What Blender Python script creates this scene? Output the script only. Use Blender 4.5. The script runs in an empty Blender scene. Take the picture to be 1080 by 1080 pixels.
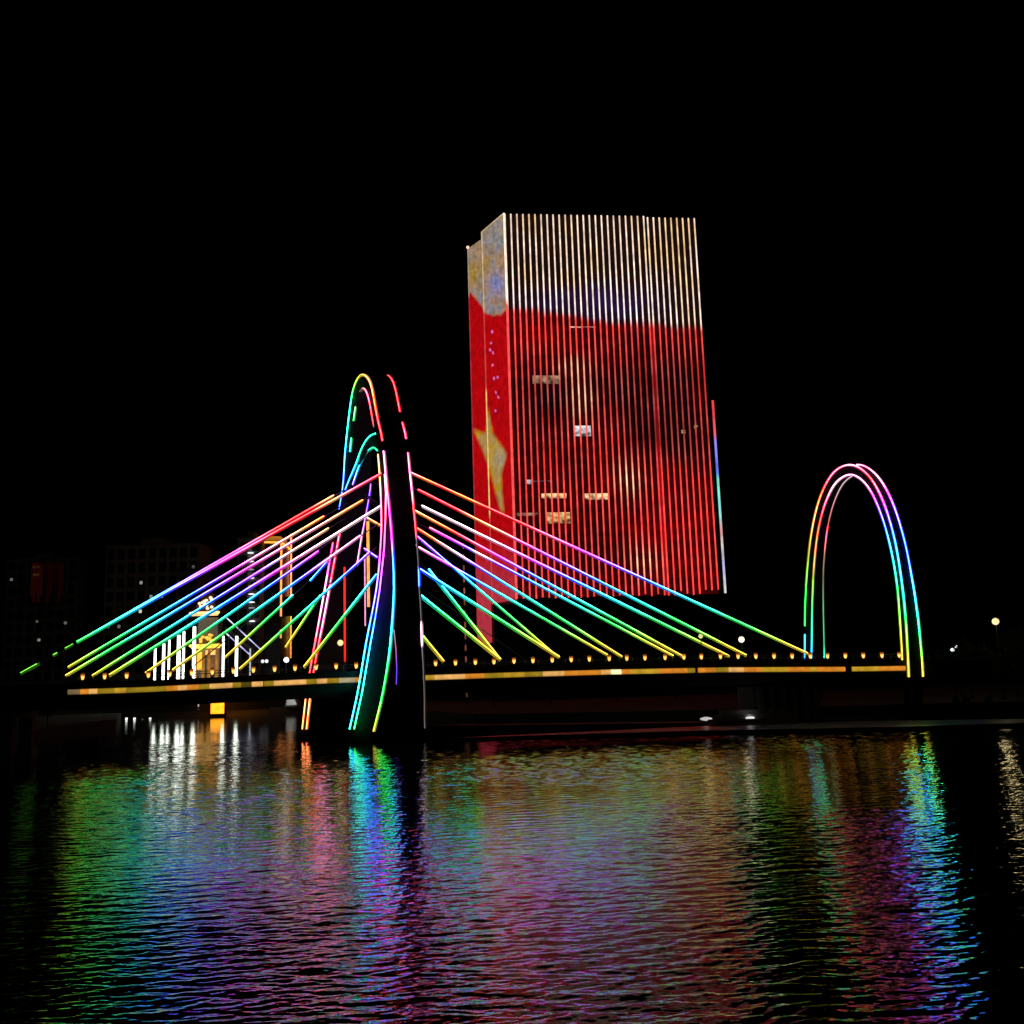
import bpy, math, random
import numpy as np
from mathutils import Vector, Matrix, noise

random.seed(7)
SC = bpy.context.scene
COL = SC.collection
PX = 1080.0                      # photograph size in pixels, used to read positions off it
FPX = 1080.0                     # focal length in those pixels

# ------------------------------------------------------------------ camera
CAM_H = 7.4
PITCH = math.atan(181.9 / FPX)
ROLL = math.radians(1.83)
fwd = Vector((0, math.cos(PITCH), math.sin(PITCH)))
r0 = Vector((1, 0, 0)); u0 = Vector((0, -math.sin(PITCH), math.cos(PITCH)))
cr = r0 * math.cos(ROLL) - u0 * math.sin(ROLL)
cu = r0 * math.sin(ROLL) + u0 * math.cos(ROLL)
cam_d = bpy.data.cameras.new('camera')
cam_d.sensor_width = 36.0; cam_d.lens = 36.0 * FPX / PX
cam_d.clip_start = 0.5; cam_d.clip_end = 6000
cam = bpy.data.objects.new('camera', cam_d); COL.objects.link(cam)
m = Matrix((cr, cu, -fwd)).transposed().to_4x4()
m.translation = Vector((0, 0, CAM_H))
cam.matrix_world = m
SC.camera = cam
CO = Vector((0, 0, CAM_H))

# ------------------------------------------------------------------ night sky, faint added fill lamp, exposure
w = bpy.data.worlds.new('World'); SC.world = w; w.use_nodes = True
nt = w.node_tree; nt.nodes.clear()
sky = nt.nodes.new('ShaderNodeTexSky'); sky.sky_type = 'NISHITA'; sky.sun_disc = False
sky.sun_elevation = math.radians(-5); sky.sun_rotation = math.radians(150)
bg = nt.nodes.new('ShaderNodeBackground'); bg.inputs['Strength'].default_value = 0.0006
wo = nt.nodes.new('ShaderNodeOutputWorld')
nt.links.new(sky.outputs[0], bg.inputs['Color']); nt.links.new(bg.outputs[0], wo.inputs[0])
fill_sun = bpy.data.lights.new('fill_sun', 'SUN'); fill_sun.energy = 0.004; fill_sun.angle = math.radians(0.5)  # unseen source, added so dark silhouettes stay just visible
fill_sun.color = (1, 0.95, 0.88)
mo = bpy.data.objects.new('fill_sun', fill_sun); COL.objects.link(mo)
mo.rotation_euler = (math.radians(50), 0, math.radians(-30))
SC.view_settings.view_transform = 'Standard'; SC.view_settings.look = 'None'
SC.view_settings.exposure = 0; SC.view_settings.gamma = 1
SC.render.film_transparent = False
SC.cycles.max_bounces = 6; SC.cycles.glossy_bounces = 4; SC.cycles.diffuse_bounces = 2
SC.cycles.sample_clamp_indirect = 14.0
SC.cycles.use_denoising = True

# ------------------------------------------------------------------ helpers
def ray(px, py):
    return fwd + cr * ((px - 540) / FPX) - cu * ((py - 540) / FPX)
def at_y(px, py, Y):
    d = ray(px, py); return CO + d * (Y / d.y)
def at_z(px, py, z):
    d = ray(px, py); return CO + d * ((z - CAM_H) / d.z)
def at_plane(px, py, p0, n):
    d = ray(px, py); return CO + d * ((p0 - CO).dot(n) / d.dot(n))

def lerp(a, b, t): return a + (b - a) * t
def mix(a, b, t): return tuple(a[i] + (b[i] - a[i]) * t for i in range(3))
def interp(tab, x):
    if x <= tab[0][0]: return tab[0][1]
    for (x0, v0), (x1, v1) in zip(tab, tab[1:]):
        if x <= x1:
            t = (x - x0) / (x1 - x0) if x1 > x0 else 0
            if isinstance(v0, (tuple, list)): return mix(v0, v1, t)
            return lerp(v0, v1, t)
    return tab[-1][1]
def smooth(a, b, x):
    t = max(0.0, min(1.0, (x - a) / (b - a))); return t * t * (3 - 2 * t)
def blob(x, y, cx, cy, rx, ry):
    return math.exp(-((x - cx) / rx) ** 2 - ((y - cy) / ry) ** 2)

def tag(o, label=None, cat=None, group=None, kind=None):
    if cat and not kind: kind = 'thing'
    if label: o['label'] = label
    if cat: o['category'] = cat
    if group: o['group'] = group
    if kind: o['kind'] = kind
    return o
def empty(name, loc, label=None, cat=None, group=None, kind=None, rz=0):
    o = bpy.data.objects.new(name, None); COL.objects.link(o)
    o.location = loc; o.rotation_euler.z = rz; o.empty_display_size = 1
    return tag(o, label, cat, group, kind)

class MB:
    """collects shapes; build() links them as ONE mesh object"""
    def __init__(s): s.v = []; s.f = []; s.c = []
    def add(s, verts, faces, cols=None):
        n = len(s.v); s.v += [tuple(p) for p in verts]
        s.f += [tuple(i + n for i in f) for f in faces]
        if cols is None: cols = [(0, 0, 0)] * len(verts)
        elif isinstance(cols[0], (int, float)): cols = [cols] * len(verts)
        s.c += list(cols)
    def box(s, c, ux, uy, uz, col=None):
        """box from centre and three half-axis vectors"""
        c = Vector(c); P = []
        for a in (-1, 1):
            for b in (-1, 1):
                for d in (-1, 1): P.append(c + ux * a + uy * b + uz * d)
        F = [(0, 1, 3, 2), (4, 6, 7, 5), (0, 4, 5, 1), (2, 3, 7, 6), (0, 2, 6, 4), (1, 5, 7, 3)]
        s.add(P, F, col)
    def abox(s, x0, x1, y0, y1, z0, z1, col=None):
        s.box(((x0 + x1) / 2, (y0 + y1) / 2, (z0 + z1) / 2), Vector(((x1 - x0) / 2, 0, 0)),
              Vector((0, (y1 - y0) / 2, 0)), Vector((0, 0, (z1 - z0) / 2)), col)
    def tube(s, pts, r, n=6, cols=None, cap=True):
        pts = [Vector(p) for p in pts]; V = []; C = []; F = []
        rr = r if isinstance(r, (list, tuple)) else [r] * len(pts)
        for i, p in enumerate(pts):
            d = (pts[min(i + 1, len(pts) - 1)] - pts[max(i - 1, 0)]).normalized()
            a = d.cross(Vector((0, 0, 1)))
            if a.length < 0.05: a = d.cross(Vector((1, 0, 0)))
            a.normalize(); b = d.cross(a)
            for k in range(n):
                t = 2 * math.pi * k / n
                V.append(p + (a * math.cos(t) + b * math.sin(t)) * rr[i])
                C.append(cols[i] if cols else (0, 0, 0))
        for i in range(len(pts) - 1):
            for k in range(n):
                k2 = (k + 1) % n
                F.append((i * n + k, i * n + k2, (i + 1) * n + k2, (i + 1) * n + k))
        if cap:
            F.append(tuple(range(n))[::-1]); F.append(tuple((len(pts) - 1) * n + k for k in range(n)))
        s.add(V, F, C)
    def lathe(s, c, prof, n=12, cols=None):
        c = Vector(c); V = []; C = []; F = []
        for i, (r, z) in enumerate(prof):
            for k in range(n):
                t = 2 * math.pi * k / n
                V.append(c + Vector((r * math.cos(t), r * math.sin(t), z)))
                C.append(cols[i] if cols else (0, 0, 0))
        for i in range(len(prof) - 1):
            for k in range(n):
                k2 = (k + 1) % n
                F.append((i * n + k, i * n + k2, (i + 1) * n + k2, (i + 1) * n + k))
        F.append(tuple(range(n))[::-1]); F.append(tuple((len(prof) - 1) * n + k for k in range(n)))
        s.add(V, F, C)
    def prism(s, poly, z0, z1, col=None):
        n = len(poly)
        V = [(p[0], p[1], z0) for p in poly] + [(p[0], p[1], z1) for p in poly]
        F = [tuple(range(n))[::-1], tuple(range(n, 2 * n))]
        F += [(i, (i + 1) % n, (i + 1) % n + n, i + n) for i in range(n)]
        s.add(V, F, col)
    def build(s, name, mat, parent=None, smooth_shade=False):
        me = bpy.data.meshes.new(name)
        org = parent.matrix_basis.translation.copy() if parent and parent.parent is None else Vector((0, 0, 0))
        if parent and parent.parent is not None:
            q = parent
            while q: org = org + q.matrix_basis.translation; q = q.parent
        me.from_pydata([tuple(Vector(p) - org) for p in s.v], [], s.f)
        at = me.color_attributes.new('Col', 'FLOAT_COLOR', 'POINT')
        flat = []
        for c in s.c: flat += [c[0], c[1], c[2], 1.0]
        at.data.foreach_set('color', flat)
        me.materials.append(mat); me.validate(); me.update()
        if smooth_shade:
            for p in me.polygons: p.use_smooth = True
        o = bpy.data.objects.new(name, me); COL.objects.link(o)
        if parent: o.parent = parent
        return o

# ------------------------------------------------------------------ materials
def mat_led(name, beads=0.0, scale=1.2):
    """self-lit surface for LEDs and painted glow: each vertex carries its emitted colour"""
    mt = bpy.data.materials.new(name); mt.use_nodes = True
    n = mt.node_tree; n.nodes.clear()
    a = n.nodes.new('ShaderNodeAttribute'); a.attribute_name = 'Col'
    e = n.nodes.new('ShaderNodeEmission'); o = n.nodes.new('ShaderNodeOutputMaterial')
    n.links.new(a.outputs['Color'], e.inputs['Color'])
    if beads:
        tc = n.nodes.new('ShaderNodeTexCoord'); nz = n.nodes.new('ShaderNodeTexNoise')
        nz.inputs['Scale'].default_value = scale; nz.inputs['Detail'].default_value = 3
        mr = n.nodes.new('ShaderNodeMapRange')
        mr.inputs['From Min'].default_value = 0.3; mr.inputs['From Max'].default_value = 0.7
        mr.inputs['To Min'].default_value = 1 - beads; mr.inputs['To Max'].default_value = 1 + beads
        n.links.new(tc.outputs['Object'], nz.inputs['Vector'])
        n.links.new(nz.outputs['Fac'], mr.inputs['Value'])
        n.links.new(mr.outputs[0], e.inputs['Strength'])
    n.links.new(e.outputs[0], o.inputs[0])
    return mt
def mat_surf(name, c0, c1, scale=0.5, rough=0.8, metal=0.0, bump=0.0):
    mt = bpy.data.materials.new(name); mt.use_nodes = True
    n = mt.node_tree; b = n.nodes['Principled BSDF']
    tc = n.nodes.new('ShaderNodeTexCoord'); nz = n.nodes.new('ShaderNodeTexNoise')
    nz.inputs['Scale'].default_value = scale; nz.inputs['Detail'].default_value = 6
    rp = n.nodes.new('ShaderNodeValToRGB')
    rp.color_ramp.elements[0].position = 0.3; rp.color_ramp.elements[0].color = (*c0, 1)
    rp.color_ramp.elements[1].position = 0.7; rp.color_ramp.elements[1].color = (*c1, 1)
    n.links.new(tc.outputs['Object'], nz.inputs['Vector'])
    n.links.new(nz.outputs['Fac'], rp.inputs['Fac']); n.links.new(rp.outputs['Color'], b.inputs['Base Color'])
    b.inputs['Roughness'].default_value = rough; b.inputs['Metallic'].default_value = metal
    if bump:
        bp = n.nodes.new('ShaderNodeBump'); bp.inputs['Strength'].default_value = bump
        n.links.new(nz.outputs['Fac'], bp.inputs['Height']); n.links.new(bp.outputs[0], b.inputs['Normal'])
    return mt
LED = mat_led('led_light_and_glow', 0.25, 0.6)
SCREEN = mat_led('led_screen_and_glow', 0.22, 0.45)
FASC = mat_led('fascia_wash_glow', 0.24, 0.8)
CORE = mat_led('led_core', 0.18, 0.35)
CONC = mat_surf('concrete', (0.16, 0.155, 0.15), (0.26, 0.25, 0.24), 0.4, 0.85, bump=0.2)
DARK = mat_surf('dark_painted_steel', (0.005, 0.005, 0.006), (0.010, 0.010, 0.012), 0.6, 0.7)
STEEL = mat_surf('grey_steel', (0.09, 0.09, 0.1), (0.14, 0.14, 0.15), 1.0, 0.45, 0.6)
DECKM = mat_surf('dark_weathered_deck', (0.035, 0.034, 0.034), (0.065, 0.062, 0.06), 0.5, 0.85, bump=0.2)
PAVE = mat_surf('wet_paving', (0.14, 0.13, 0.13), (0.24, 0.22, 0.21), 0.35, 0.3, bump=0.06)
STONE = mat_surf('pale_stone', (0.32, 0.30, 0.28), (0.45, 0.43, 0.40), 0.8, 0.8, bump=0.3)
GRASS = mat_surf('dark_grass', (0.02, 0.035, 0.012), (0.045, 0.06, 0.02), 0.3, 0.95, bump=0.4)
WALLM = mat_surf('render_wall', (0.20, 0.18, 0.16), (0.28, 0.25, 0.22), 0.15, 0.9)
GLASSD = mat_surf('dark_window_glass', (0.015, 0.017, 0.02), (0.03, 0.032, 0.036), 0.2, 0.15)
FACADE = mat_surf('dark_curtain_wall', (0.012, 0.012, 0.014), (0.02, 0.02, 0.022), 0.3, 0.3)
LEAF = mat_surf('dark_leaves', (0.03, 0.05, 0.015), (0.07, 0.10, 0.03), 0.5, 0.8)
BARK = mat_surf('bark', (0.04, 0.03, 0.02), (0.09, 0.07, 0.05), 2.0, 0.95, bump=0.5)
ROOFT = mat_surf('roof_tiles', (0.10, 0.06, 0.03), (0.18, 0.11, 0.05), 1.5, 0.6)

def mat_water():
    mt = bpy.data.materials.new('river_water'); mt.use_nodes = True
    n = mt.node_tree; b = n.nodes['Principled BSDF']
    b.inputs['Base Color'].default_value = (0.003, 0.005, 0.007, 1)
    b.inputs['Roughness'].default_value = 0.07; b.inputs['IOR'].default_value = 1.333
    tc = n.nodes.new('ShaderNodeTexCoord')
    def layer(sx, sy, rot, scale, detail, amp, rough=0.5):
        mp = n.nodes.new('ShaderNodeMapping'); mp.inputs['Scale'].default_value = (sx, sy, 1)
        mp.inputs['Rotation'].default_value = (0, 0, math.radians(rot))
        nz = n.nodes.new('ShaderNodeTexNoise'); nz.inputs['Scale'].default_value = scale
        nz.inputs['Detail'].default_value = detail; nz.inputs['Roughness'].default_value = rough
        n.links.new(tc.outputs['Object'], mp.inputs[0]); n.links.new(mp.outputs[0], nz.inputs['Vector'])
        ml = n.nodes.new('ShaderNodeMath'); ml.operation = 'MULTIPLY'; ml.inputs[1].default_value = amp
        n.links.new(nz.outputs['Fac'], ml.inputs[0]); return ml.outputs[0]
    def add(a, c):
        q = n.nodes.new('ShaderNodeMath'); q.operation = 'ADD'
        n.links.new(a, q.inputs[0]); n.links.new(c, q.inputs[1]); return q.outputs[0]
    h = layer(0.6, 1.0, -12, 6.0, 2.0, WB)
    bp = n.nodes.new('ShaderNodeBump'); bp.inputs['Strength'].default_value = 1.0
    bp.inputs['Distance'].default_value = 1.0
    n.links.new(h, bp.inputs['Height']); n.links.new(bp.outputs[0], b.inputs['Normal'])
    return mt
WB = 0.008

# ------------------------------------------------------------------ water, banks, quays
def build_water():
    """river surface: real wind ripples as geometry, calmer in the sheltered bay beyond the bridge"""
    rs = np.random.RandomState(11)
    ys = [9.0]
    while ys[-1] < 440: ys.append(ys[-1] + min(0.048 + 0.0012 * max(0, ys[-1] - 18), 0.8))
    ys = np.array(ys); nx = 1100
    us = np.linspace(-1, 1, nx)
    Y = np.repeat(ys[:, None], nx, 1); X = us[None, :] * (ys[:, None] * 0.66 + 6.0)
    sx = (ys * 0.66 + 6.0) * 2 / nx; sy = np.gradient(ys)
    h = np.zeros_like(X); keep = np.zeros(len(ys))
    N = 90
    for i in range(N):
        lam = 0.17 * (1.45 / 0.17) ** ((i + rs.rand()) / N)
        ang = rs.normal(0, 0.38) - 0.13
        kx, ky = 2 * math.pi / lam * math.sin(ang), 2 * math.pi / lam * math.cos(ang)
        sl = SIG * math.sqrt(2.0 / N) * (1.15 if lam < 0.5 else 0.8)
        # waves that the mesh cannot carry far away are faded out there
        lim = np.clip((lam / np.maximum(abs(math.sin(ang)) * sx, abs(math.cos(ang)) * sy) - 2.0) / 1.0, 0, 1)
        keep += lim ** 2 * sl ** 2 / (SIG * SIG * 2)
        h += (lim * sl * lam / (2 * math.pi))[:, None] * np.sin(kx * X + ky * Y + rs.rand() * 6.283)
    h *= np.minimum(2.0, 1.0 / np.sqrt(np.maximum(keep / keep.max(), 0.05)))[:, None]
    # gusts: patches of stronger and weaker ripple
    g = np.zeros_like(X)
    for i in range(10):
        lam = rs.uniform(14, 45); ang = rs.uniform(0, 6.28)
        g += np.sin(2 * math.pi / lam * (math.sin(ang) * X + 0.55 * math.cos(ang) * Y) + rs.rand() * 6.28)
    h *= np.clip(1.0 + 0.13 * g, 0.55, 1.5)
    h *= (1.0 - 0.86 * np.clip((Y - 156) / 60, 0, 1))
    ny = len(ys)
    V = np.stack([X, Y, h], -1).reshape(-1, 3)
    a = (np.arange(ny - 1)[:, None] * nx + np.arange(nx - 1)[None, :]).reshape(-1)
    F = np.stack([a, a + 1, a + nx + 1, a + nx], -1)
    n0 = len(V)
    V = np.concatenate([V, np.array([(-1500, -300, -0.35), (1500, -300, -0.35), (1500, 2500, -0.35), (-1500, 2500, -0.35)])])
    F = np.concatenate([F, np.array([[n0, n0 + 1, n0 + 2, n0 + 3]])])
    me = bpy.data.meshes.new('water')
    me.vertices.add(len(V)); me.vertices.foreach_set('co', V.astype(np.float32).ravel())
    me.loops.add(F.size); me.loops.foreach_set('vertex_index', F.astype(np.int32).ravel())
    me.polygons.add(len(F)); me.polygons.foreach_set('loop_start', np.arange(0, F.size, 4, dtype=np.int32))
    me.polygons.foreach_set('loop_total', np.full(len(F), 4, dtype=np.int32))
    me.polygons.foreach_set('use_smooth', np.ones(len(F), dtype=bool))
    me.update(calc_edges=True)
    me.materials.append(mat_water())
    o = bpy.data.objects.new('water', me); COL.objects.link(o); return tag(o, kind='structure')
SIG = 0.078
build_water()
def P(px, py, z=0):
    p = at_z(px, py, z); return (p.x, p.y)
# low promenade in front of the bank on the right
mb = MB()
prom = [P(1350, 759), P(1080, 766), P(960, 770), P(740, 774), P(600, 778), P(470, 782)]
back = [P(440, 768), P(1350, 740)]
mb.prism(prom[::-1] + back, -2, 0.45)
tag(mb.build('promenade', PAVE), kind='structure')
mb = MB()
land = [P(1400, 747), P(960, 757), P(740, 763), P(500, 766), P(452, 760), P(395, 748), P(335, 752.5), P(225, 755.5), P(128, 758.5)]
land += [P(122, 768), P(60, 778), P(0, 788), P(-120, 800)]
land += [(-900, 120), (-900, 2200), (900, 2200), (900, 150)]
mb.prism(land[::-1], -2, 2.2)
tag(mb.build('ground', GRASS), kind='structure')
# stone coping along the far bank
mb = MB()
cp = [P(395, 748), P(335, 752.5), P(225, 755.5), P(128, 758.5)]
for a, b in zip(cp, cp[1:]):
    a = Vector((*a, 2.3)); b = Vector((*b, 2.3)); d = (b - a) * 0.5; nrm = Vector((d.y, -d.x, 0)).normalized()
    if nrm.y > 0: nrm = -nrm
    mb.box((a + b) / 2 + nrm * 0.2 - Vector((0, 0, 1.2)), d, nrm * 0.6, Vector((0, 0, 1.45)))
tag(mb.build('quay_wall', STONE), kind='structure')

# ------------------------------------------------------------------ bridge frame of reference
TH = math.radians(7.1)
U = Vector((math.cos(TH), math.sin(TH), 0)); Vv = Vector((-math.sin(TH), math.cos(TH), 0)); Z = Vector((0, 0, 1))
P0 = at_y(408, 787, 150.0)
WB_ = 11.0
def bp(px, py, k=0.0):
    return at_plane(px, py, P0 + Vv * k, Vv)
def sof(p): return (p - P0).dot(U)

bridge = empty('cable_stayed_bridge', Vector((P0.x, P0.y, 0)),
               'long cable-stayed bridge outlined in rainbow lights, crossing the river', 'bridge')
# vertical line of the deck: height of the light band along the bridge
band_px = [(-260, 738), (-60, 734), (75, 730), (150, 727.6), (250, 722.6), (350, 718), (445, 715), (540, 711.9), (640, 709), (760, 706.6), (886, 706), (950, 705), (1040, 704)]
band = []
for x, y in band_px:
    p = bp(x, y); band.append((sof(p), p.z))
def bz(s): return interp(band, s)
def bpos(s, k, dz): 
    p = P0 + U * s + Vv * k; p.z = bz(s) + dz; return p
S0, S1 = band[0][0], band[-1][0]
def sweep(prof, s0, s1, n=40):
    """prof: closed list of (k, dz); swept along the deck"""
    b = MB(); V = []; F = []; m_ = len(prof)
    for i in range(n + 1):
        s = lerp(s0, s1, i / n)
        for k, dz in prof: V.append(bpos(s, k, dz))
    for i in range(n):
        for j in range(m_):
            j2 = (j + 1) % m_
            F.append((i * m_ + j, i * m_ + j2, (i + 1) * m_ + j2, (i + 1) * m_ + j))
    F.append(tuple(range(m_))[::-1]); F.append(tuple(n * m_ + j for j in range(m_)))
    b.add(V, F); return b
sweep([(-1.4, -0.55), (-1.4, 0.75), (12.4, 0.75), (12.4, -0.55), (11.2, -1.5), (8.2, -2.4), (2.8, -2.4), (-0.2, -1.5)], S0, S1).build('deck', DECKM, bridge)
for k in (-1.3, 12.3):
    pr = sweep([(k - 0.12, 0.752), (k - 0.12, 1.25), (k + 0.12, 1.25), (k + 0.12, 0.752)], S0, S1)
    ob = pr.build('parapet', DECKM, bridge)
    rl = MB()
    ns = int((S1 - S0) / 2.0)
    rl.tube([bpos(lerp(S0, S1, i / 60), k, 2.15) for i in range(61)], 0.05, 5)
    rl.tube([bpos(lerp(S0, S1, i / 60), k, 1.75) for i in range(61)], 0.03, 4)
    for i in range(ns + 1):
        s = lerp(S0, S1, i / ns)
        rl.tube([bpos(s, k, 1.252), bpos(s, k, 2.15)], 0.03, 4)
    rl.build('handrail', STEEL, ob)
sweep([(2.2, 0.754), (2.2, 0.76), (8.8, 0.76), (8.8, 0.754)], S0, S1).build('roadway', mat_surf('asphalt', (0.04, 0.04, 0.042), (0.06, 0.06, 0.06), 0.8, 0.8), bridge)

# uplight wash on the girder fascia, put into coloured emissive segments
AMB, CRM, OLV, DOL, YEL = (0.64, 0.22, 0.02), (0.78, 0.41, 0.12), (0.30, 0.19, 0.012), (0.08, 0.055, 0.005), (0.52, 0.30, 0.022)
bandseg = [(75, 88, (0.18, 0.12, 0.05)), (88, 97, AMB), (97, 106, CRM), (106, 124, OLV), (124, 136, YEL), (136, 160, OLV), (160, 178, OLV), (178, 190, AMB), (190, 200, CRM),
  (200, 212, AMB), (212, 223, OLV), (223, 247, CRM), (247, 256, OLV), (256, 267, DOL), (267, 279, CRM), (280, 290, OLV), (290, 324, CRM), (324, 335, OLV),
  (335, 346, CRM), (346, 358, OLV), (358, 375, (0.4, 0.35, 0.2)), (375, 410, AMB), (410, 445, OLV), (445, 458, YEL), (458, 490, CRM), (490, 510, AMB), (510, 530, OLV),
  (530, 552, YEL), (552, 571, OLV), (571, 593, CRM), (593, 612, AMB), (612, 632, AMB), (632, 642, CRM), (642, 653, (1.4, 1.2, 0.6)), (653, 664, AMB), (664, 692, YEL), (692, 703, AMB),
  (703, 722, AMB), (722, 730, OLV), (733, 752, AMB), (752, 765, OLV), (765, 781, CRM), (781, 800, AMB), (800, 827, YEL), (827, 850, AMB), (850, 857, YEL),
  (857, 887, AMB), (894, 922, YEL), (922, 950, AMB)]
for x0, x1, c in bandseg:
    b = MB(); n = 4
    s0, s1 = sof(bp(x0, interp(band_px, x0))), sof(bp(x1 - 0.15, interp(band_px, x1)))
    V = []; F = []; Cc = []
    for i in range(n + 1):
        s = lerp(s0, s1, i / n)
        for k, dz, q in ((-1.5, -0.36, 0.5), (-1.62, -0.18, 0.95), (-1.62, 0.2, 1.05), (-1.5, 0.36, 0.7), (-1.402, 0.36, 0.2), (-1.402, -0.36, 0.2)):
            V.append(bpos(s, k, dz)); Cc.append(tuple(v * q for v in c))
    for i in range(n):
        for j in range(6):
            j2 = (j + 1) % 6; F.append((i * 6 + j, i * 6 + j2, i * 6 + 6 + j2, i * 6 + 6 + j))
    F += [(5, 4, 3, 2, 1, 0), tuple(n * 6 + j for j in range(6))]
    b.add(V, F, Cc); b.build('fascia_wash', FASC, bridge)

# ------------------------------------------------------------------ rainbow
H = {'red': (1.0, 0.012, 0.02), 'pink': (1.0, 0.06, 0.16), 'white': (0.7, 0.42, 0.5), 'cream': (0.8, 0.30, 0.10), 'orange': (0.9, 0.12, 0.012),
     'mag': (1.0, 0.02, 0.70), 'vio': (0.22, 0.05, 1.4), 'blue': (0.012, 0.09, 1.6), 'cyan': (0.012, 0.40, 1.1), 'teal': (0.008, 0.75, 0.42),
     'green': (0.012, 0.62, 0.05), 'lime': (0.18, 0.62, 0.03), 'yel': (0.66, 0.45, 0.03), 'grey': (0.013, 0.012, 0.014), 'off': (0, 0, 0), 'pkw': (0.85, 0.22, 0.52)}
CG = 6.2
def core(c, g=2.6, d=0.02):
    yl = min(c[0], c[1]) / max(max(c), 1e-4) * (1 - c[2] / max(max(c), 1e-4))
    g = g * CG * lerp(1.0, 0.32, min(1.0, yl * 1.7))
    l = max(c); return tuple(g * (v * (1 - d) + l * d) for v in c)
def glow(c, g=0.7):
    return tuple(g * 1.2 * v for v in c)
CABLE = [(0, H['yel']), (13, H['yel']), (27, H['lime']), (42, H['green']), (55, H['green']), (74, H['teal']), (95, H['cyan']), (112, H['blue']), (138, H['vio']), (158, H['mag']),
         (180, H['pink']), (198, H['red']), (228, H['red']), (246, H['cream']), (262, H['pink']), (285, H['red']), (400, H['red'])]

def cable(k, a, b, la=None, lb=None, cb=None, shift=0, dash=None, g=1.0, wid=1.0, top=None):
    """stay from pixel a (upper) to pixel b (anchor); la, lb where its lights begin and end; cb = full-length anchor for colour"""
    la = la or a; lb = lb or b; cb = cb or b
    A, B = bp(*a, k), bp(*b, k)
    cm = MB()
    cm.tube([A, B], 0.09, 6)
    o = cm.build('stay_cable', STEEL, bridge)
    LA, LB = bp(*la, k), bp(*lb, k)
    n = max(6, int((LB - LA).length / 0.6))
    def q(p):
        t = (p - LA).length / max(0.01, (LB - LA).length)
        x = lerp(la[0], lb[0], t); y = lerp(la[1], lb[1], t)
        return 0.35 * math.hypot(x - cb[0], y - cb[1]) + 0.6 * abs(cb[1] - y) + shift
    pts = [LA.lerp(LB, i / n) for i in range(n + 1)]
    cols = [interp(CABLE, q(p)) for p in pts]
    if top:
        tt = [(t, H[c]) for t, c in top]; e = tt[-1][0]
        cols = [mix(interp(tt, i / n), c, smooth(e * 0.8, e * 1.25 + 0.02, i / n)) for i, c in enumerate(cols)]
    sides = [(0, 1)] if not dash else dash
    em, gm = MB(), MB()
    for t0, t1 in sides:
        i0, i1 = int(round(t0 * n)), int(round(t1 * n))
        if i1 <= i0: i1 = i0 + 1
        pp = [p + Z * 0.11 * wid - Vv * 0.17 * wid for p in pts[i0:i1 + 1]]
        cc = cols[i0:i1 + 1]; kk = g
        if dash and t0 > 0: cc = [mix(H['lime'], H['green'], 0.3)] * len(cc); kk = 0.2
        em.tube(pp, 0.075 * wid, 6, [core(c, 2.7 * kk) for c in cc])
        gm.tube([p - Z * 0.04 * wid - Vv * 0.06 * wid for p in pts[i0:i1 + 1]], 0.185 * wid, 7, [glow(c, 0.46 * kk) for c in cc])
    gm.build('glow_sleeve', LED, o)  # coloured halo of the stay lights, put into an emissive tube
    em.build('led_strip', CORE, o)
FAR = WB_
# right-hand stays, near plane then far plane
cable(0, (431, 498), (853, 690), top=[(0, 'pink'), (0.04, 'orange'), (0.08, 'red'), (0.14, 'orange'), (0.19, 'red')]); cable(0, (431, 512), (787, 691.5), la=(441, 517), top=[(0, 'red'), (0.12, 'red'), (0.2, 'cream'), (0.3, 'pink')])
cable(0, (432, 536), (720, 692.5), top=[(0, 'cream'), (0.1, 'orange'), (0.17, 'red'), (0.25, 'pink'), (0.34, 'mag')]); cable(0, (434, 554), (656, 693), top=[(0, 'red'), (0.1, 'orange'), (0.2, 'white'), (0.3, 'vio')]); cable(0, (436, 597), (590, 693.5), la=(440, 599), wid=1.25)
cable(0, (438, 624), (528, 696), wid=1.4); cable(0, (440, 664), (468, 698), wid=1.4)
cable(FAR, (388, 506), (769, 692.5), la=(445, 534), wid=1.15, top=[(0, 'white'), (0.16, 'white'), (0.26, 'pkw'), (0.36, 'mag')]); cable(FAR, (386, 523), (710, 692), la=(453, 557), top=[(0, 'pink'), (0.05, 'mag'), (0.16, 'vio'), (0.2, 'white'), (0.27, 'vio')])
cable(FAR, (387, 546.5), (644, 693), top=[(0, 'cream'), (0.06, 'orange'), (0.2, 'pkw'), (0.32, 'mag')]); cable(FAR, (386, 522), (588, 693), la=(437, 563.5)); cable(FAR, (384, 520), (526, 694), la=(452, 601), wid=1.5)
cable(FAR, (384, 579), (552, 694), lb=(398, 588.5))
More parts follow.
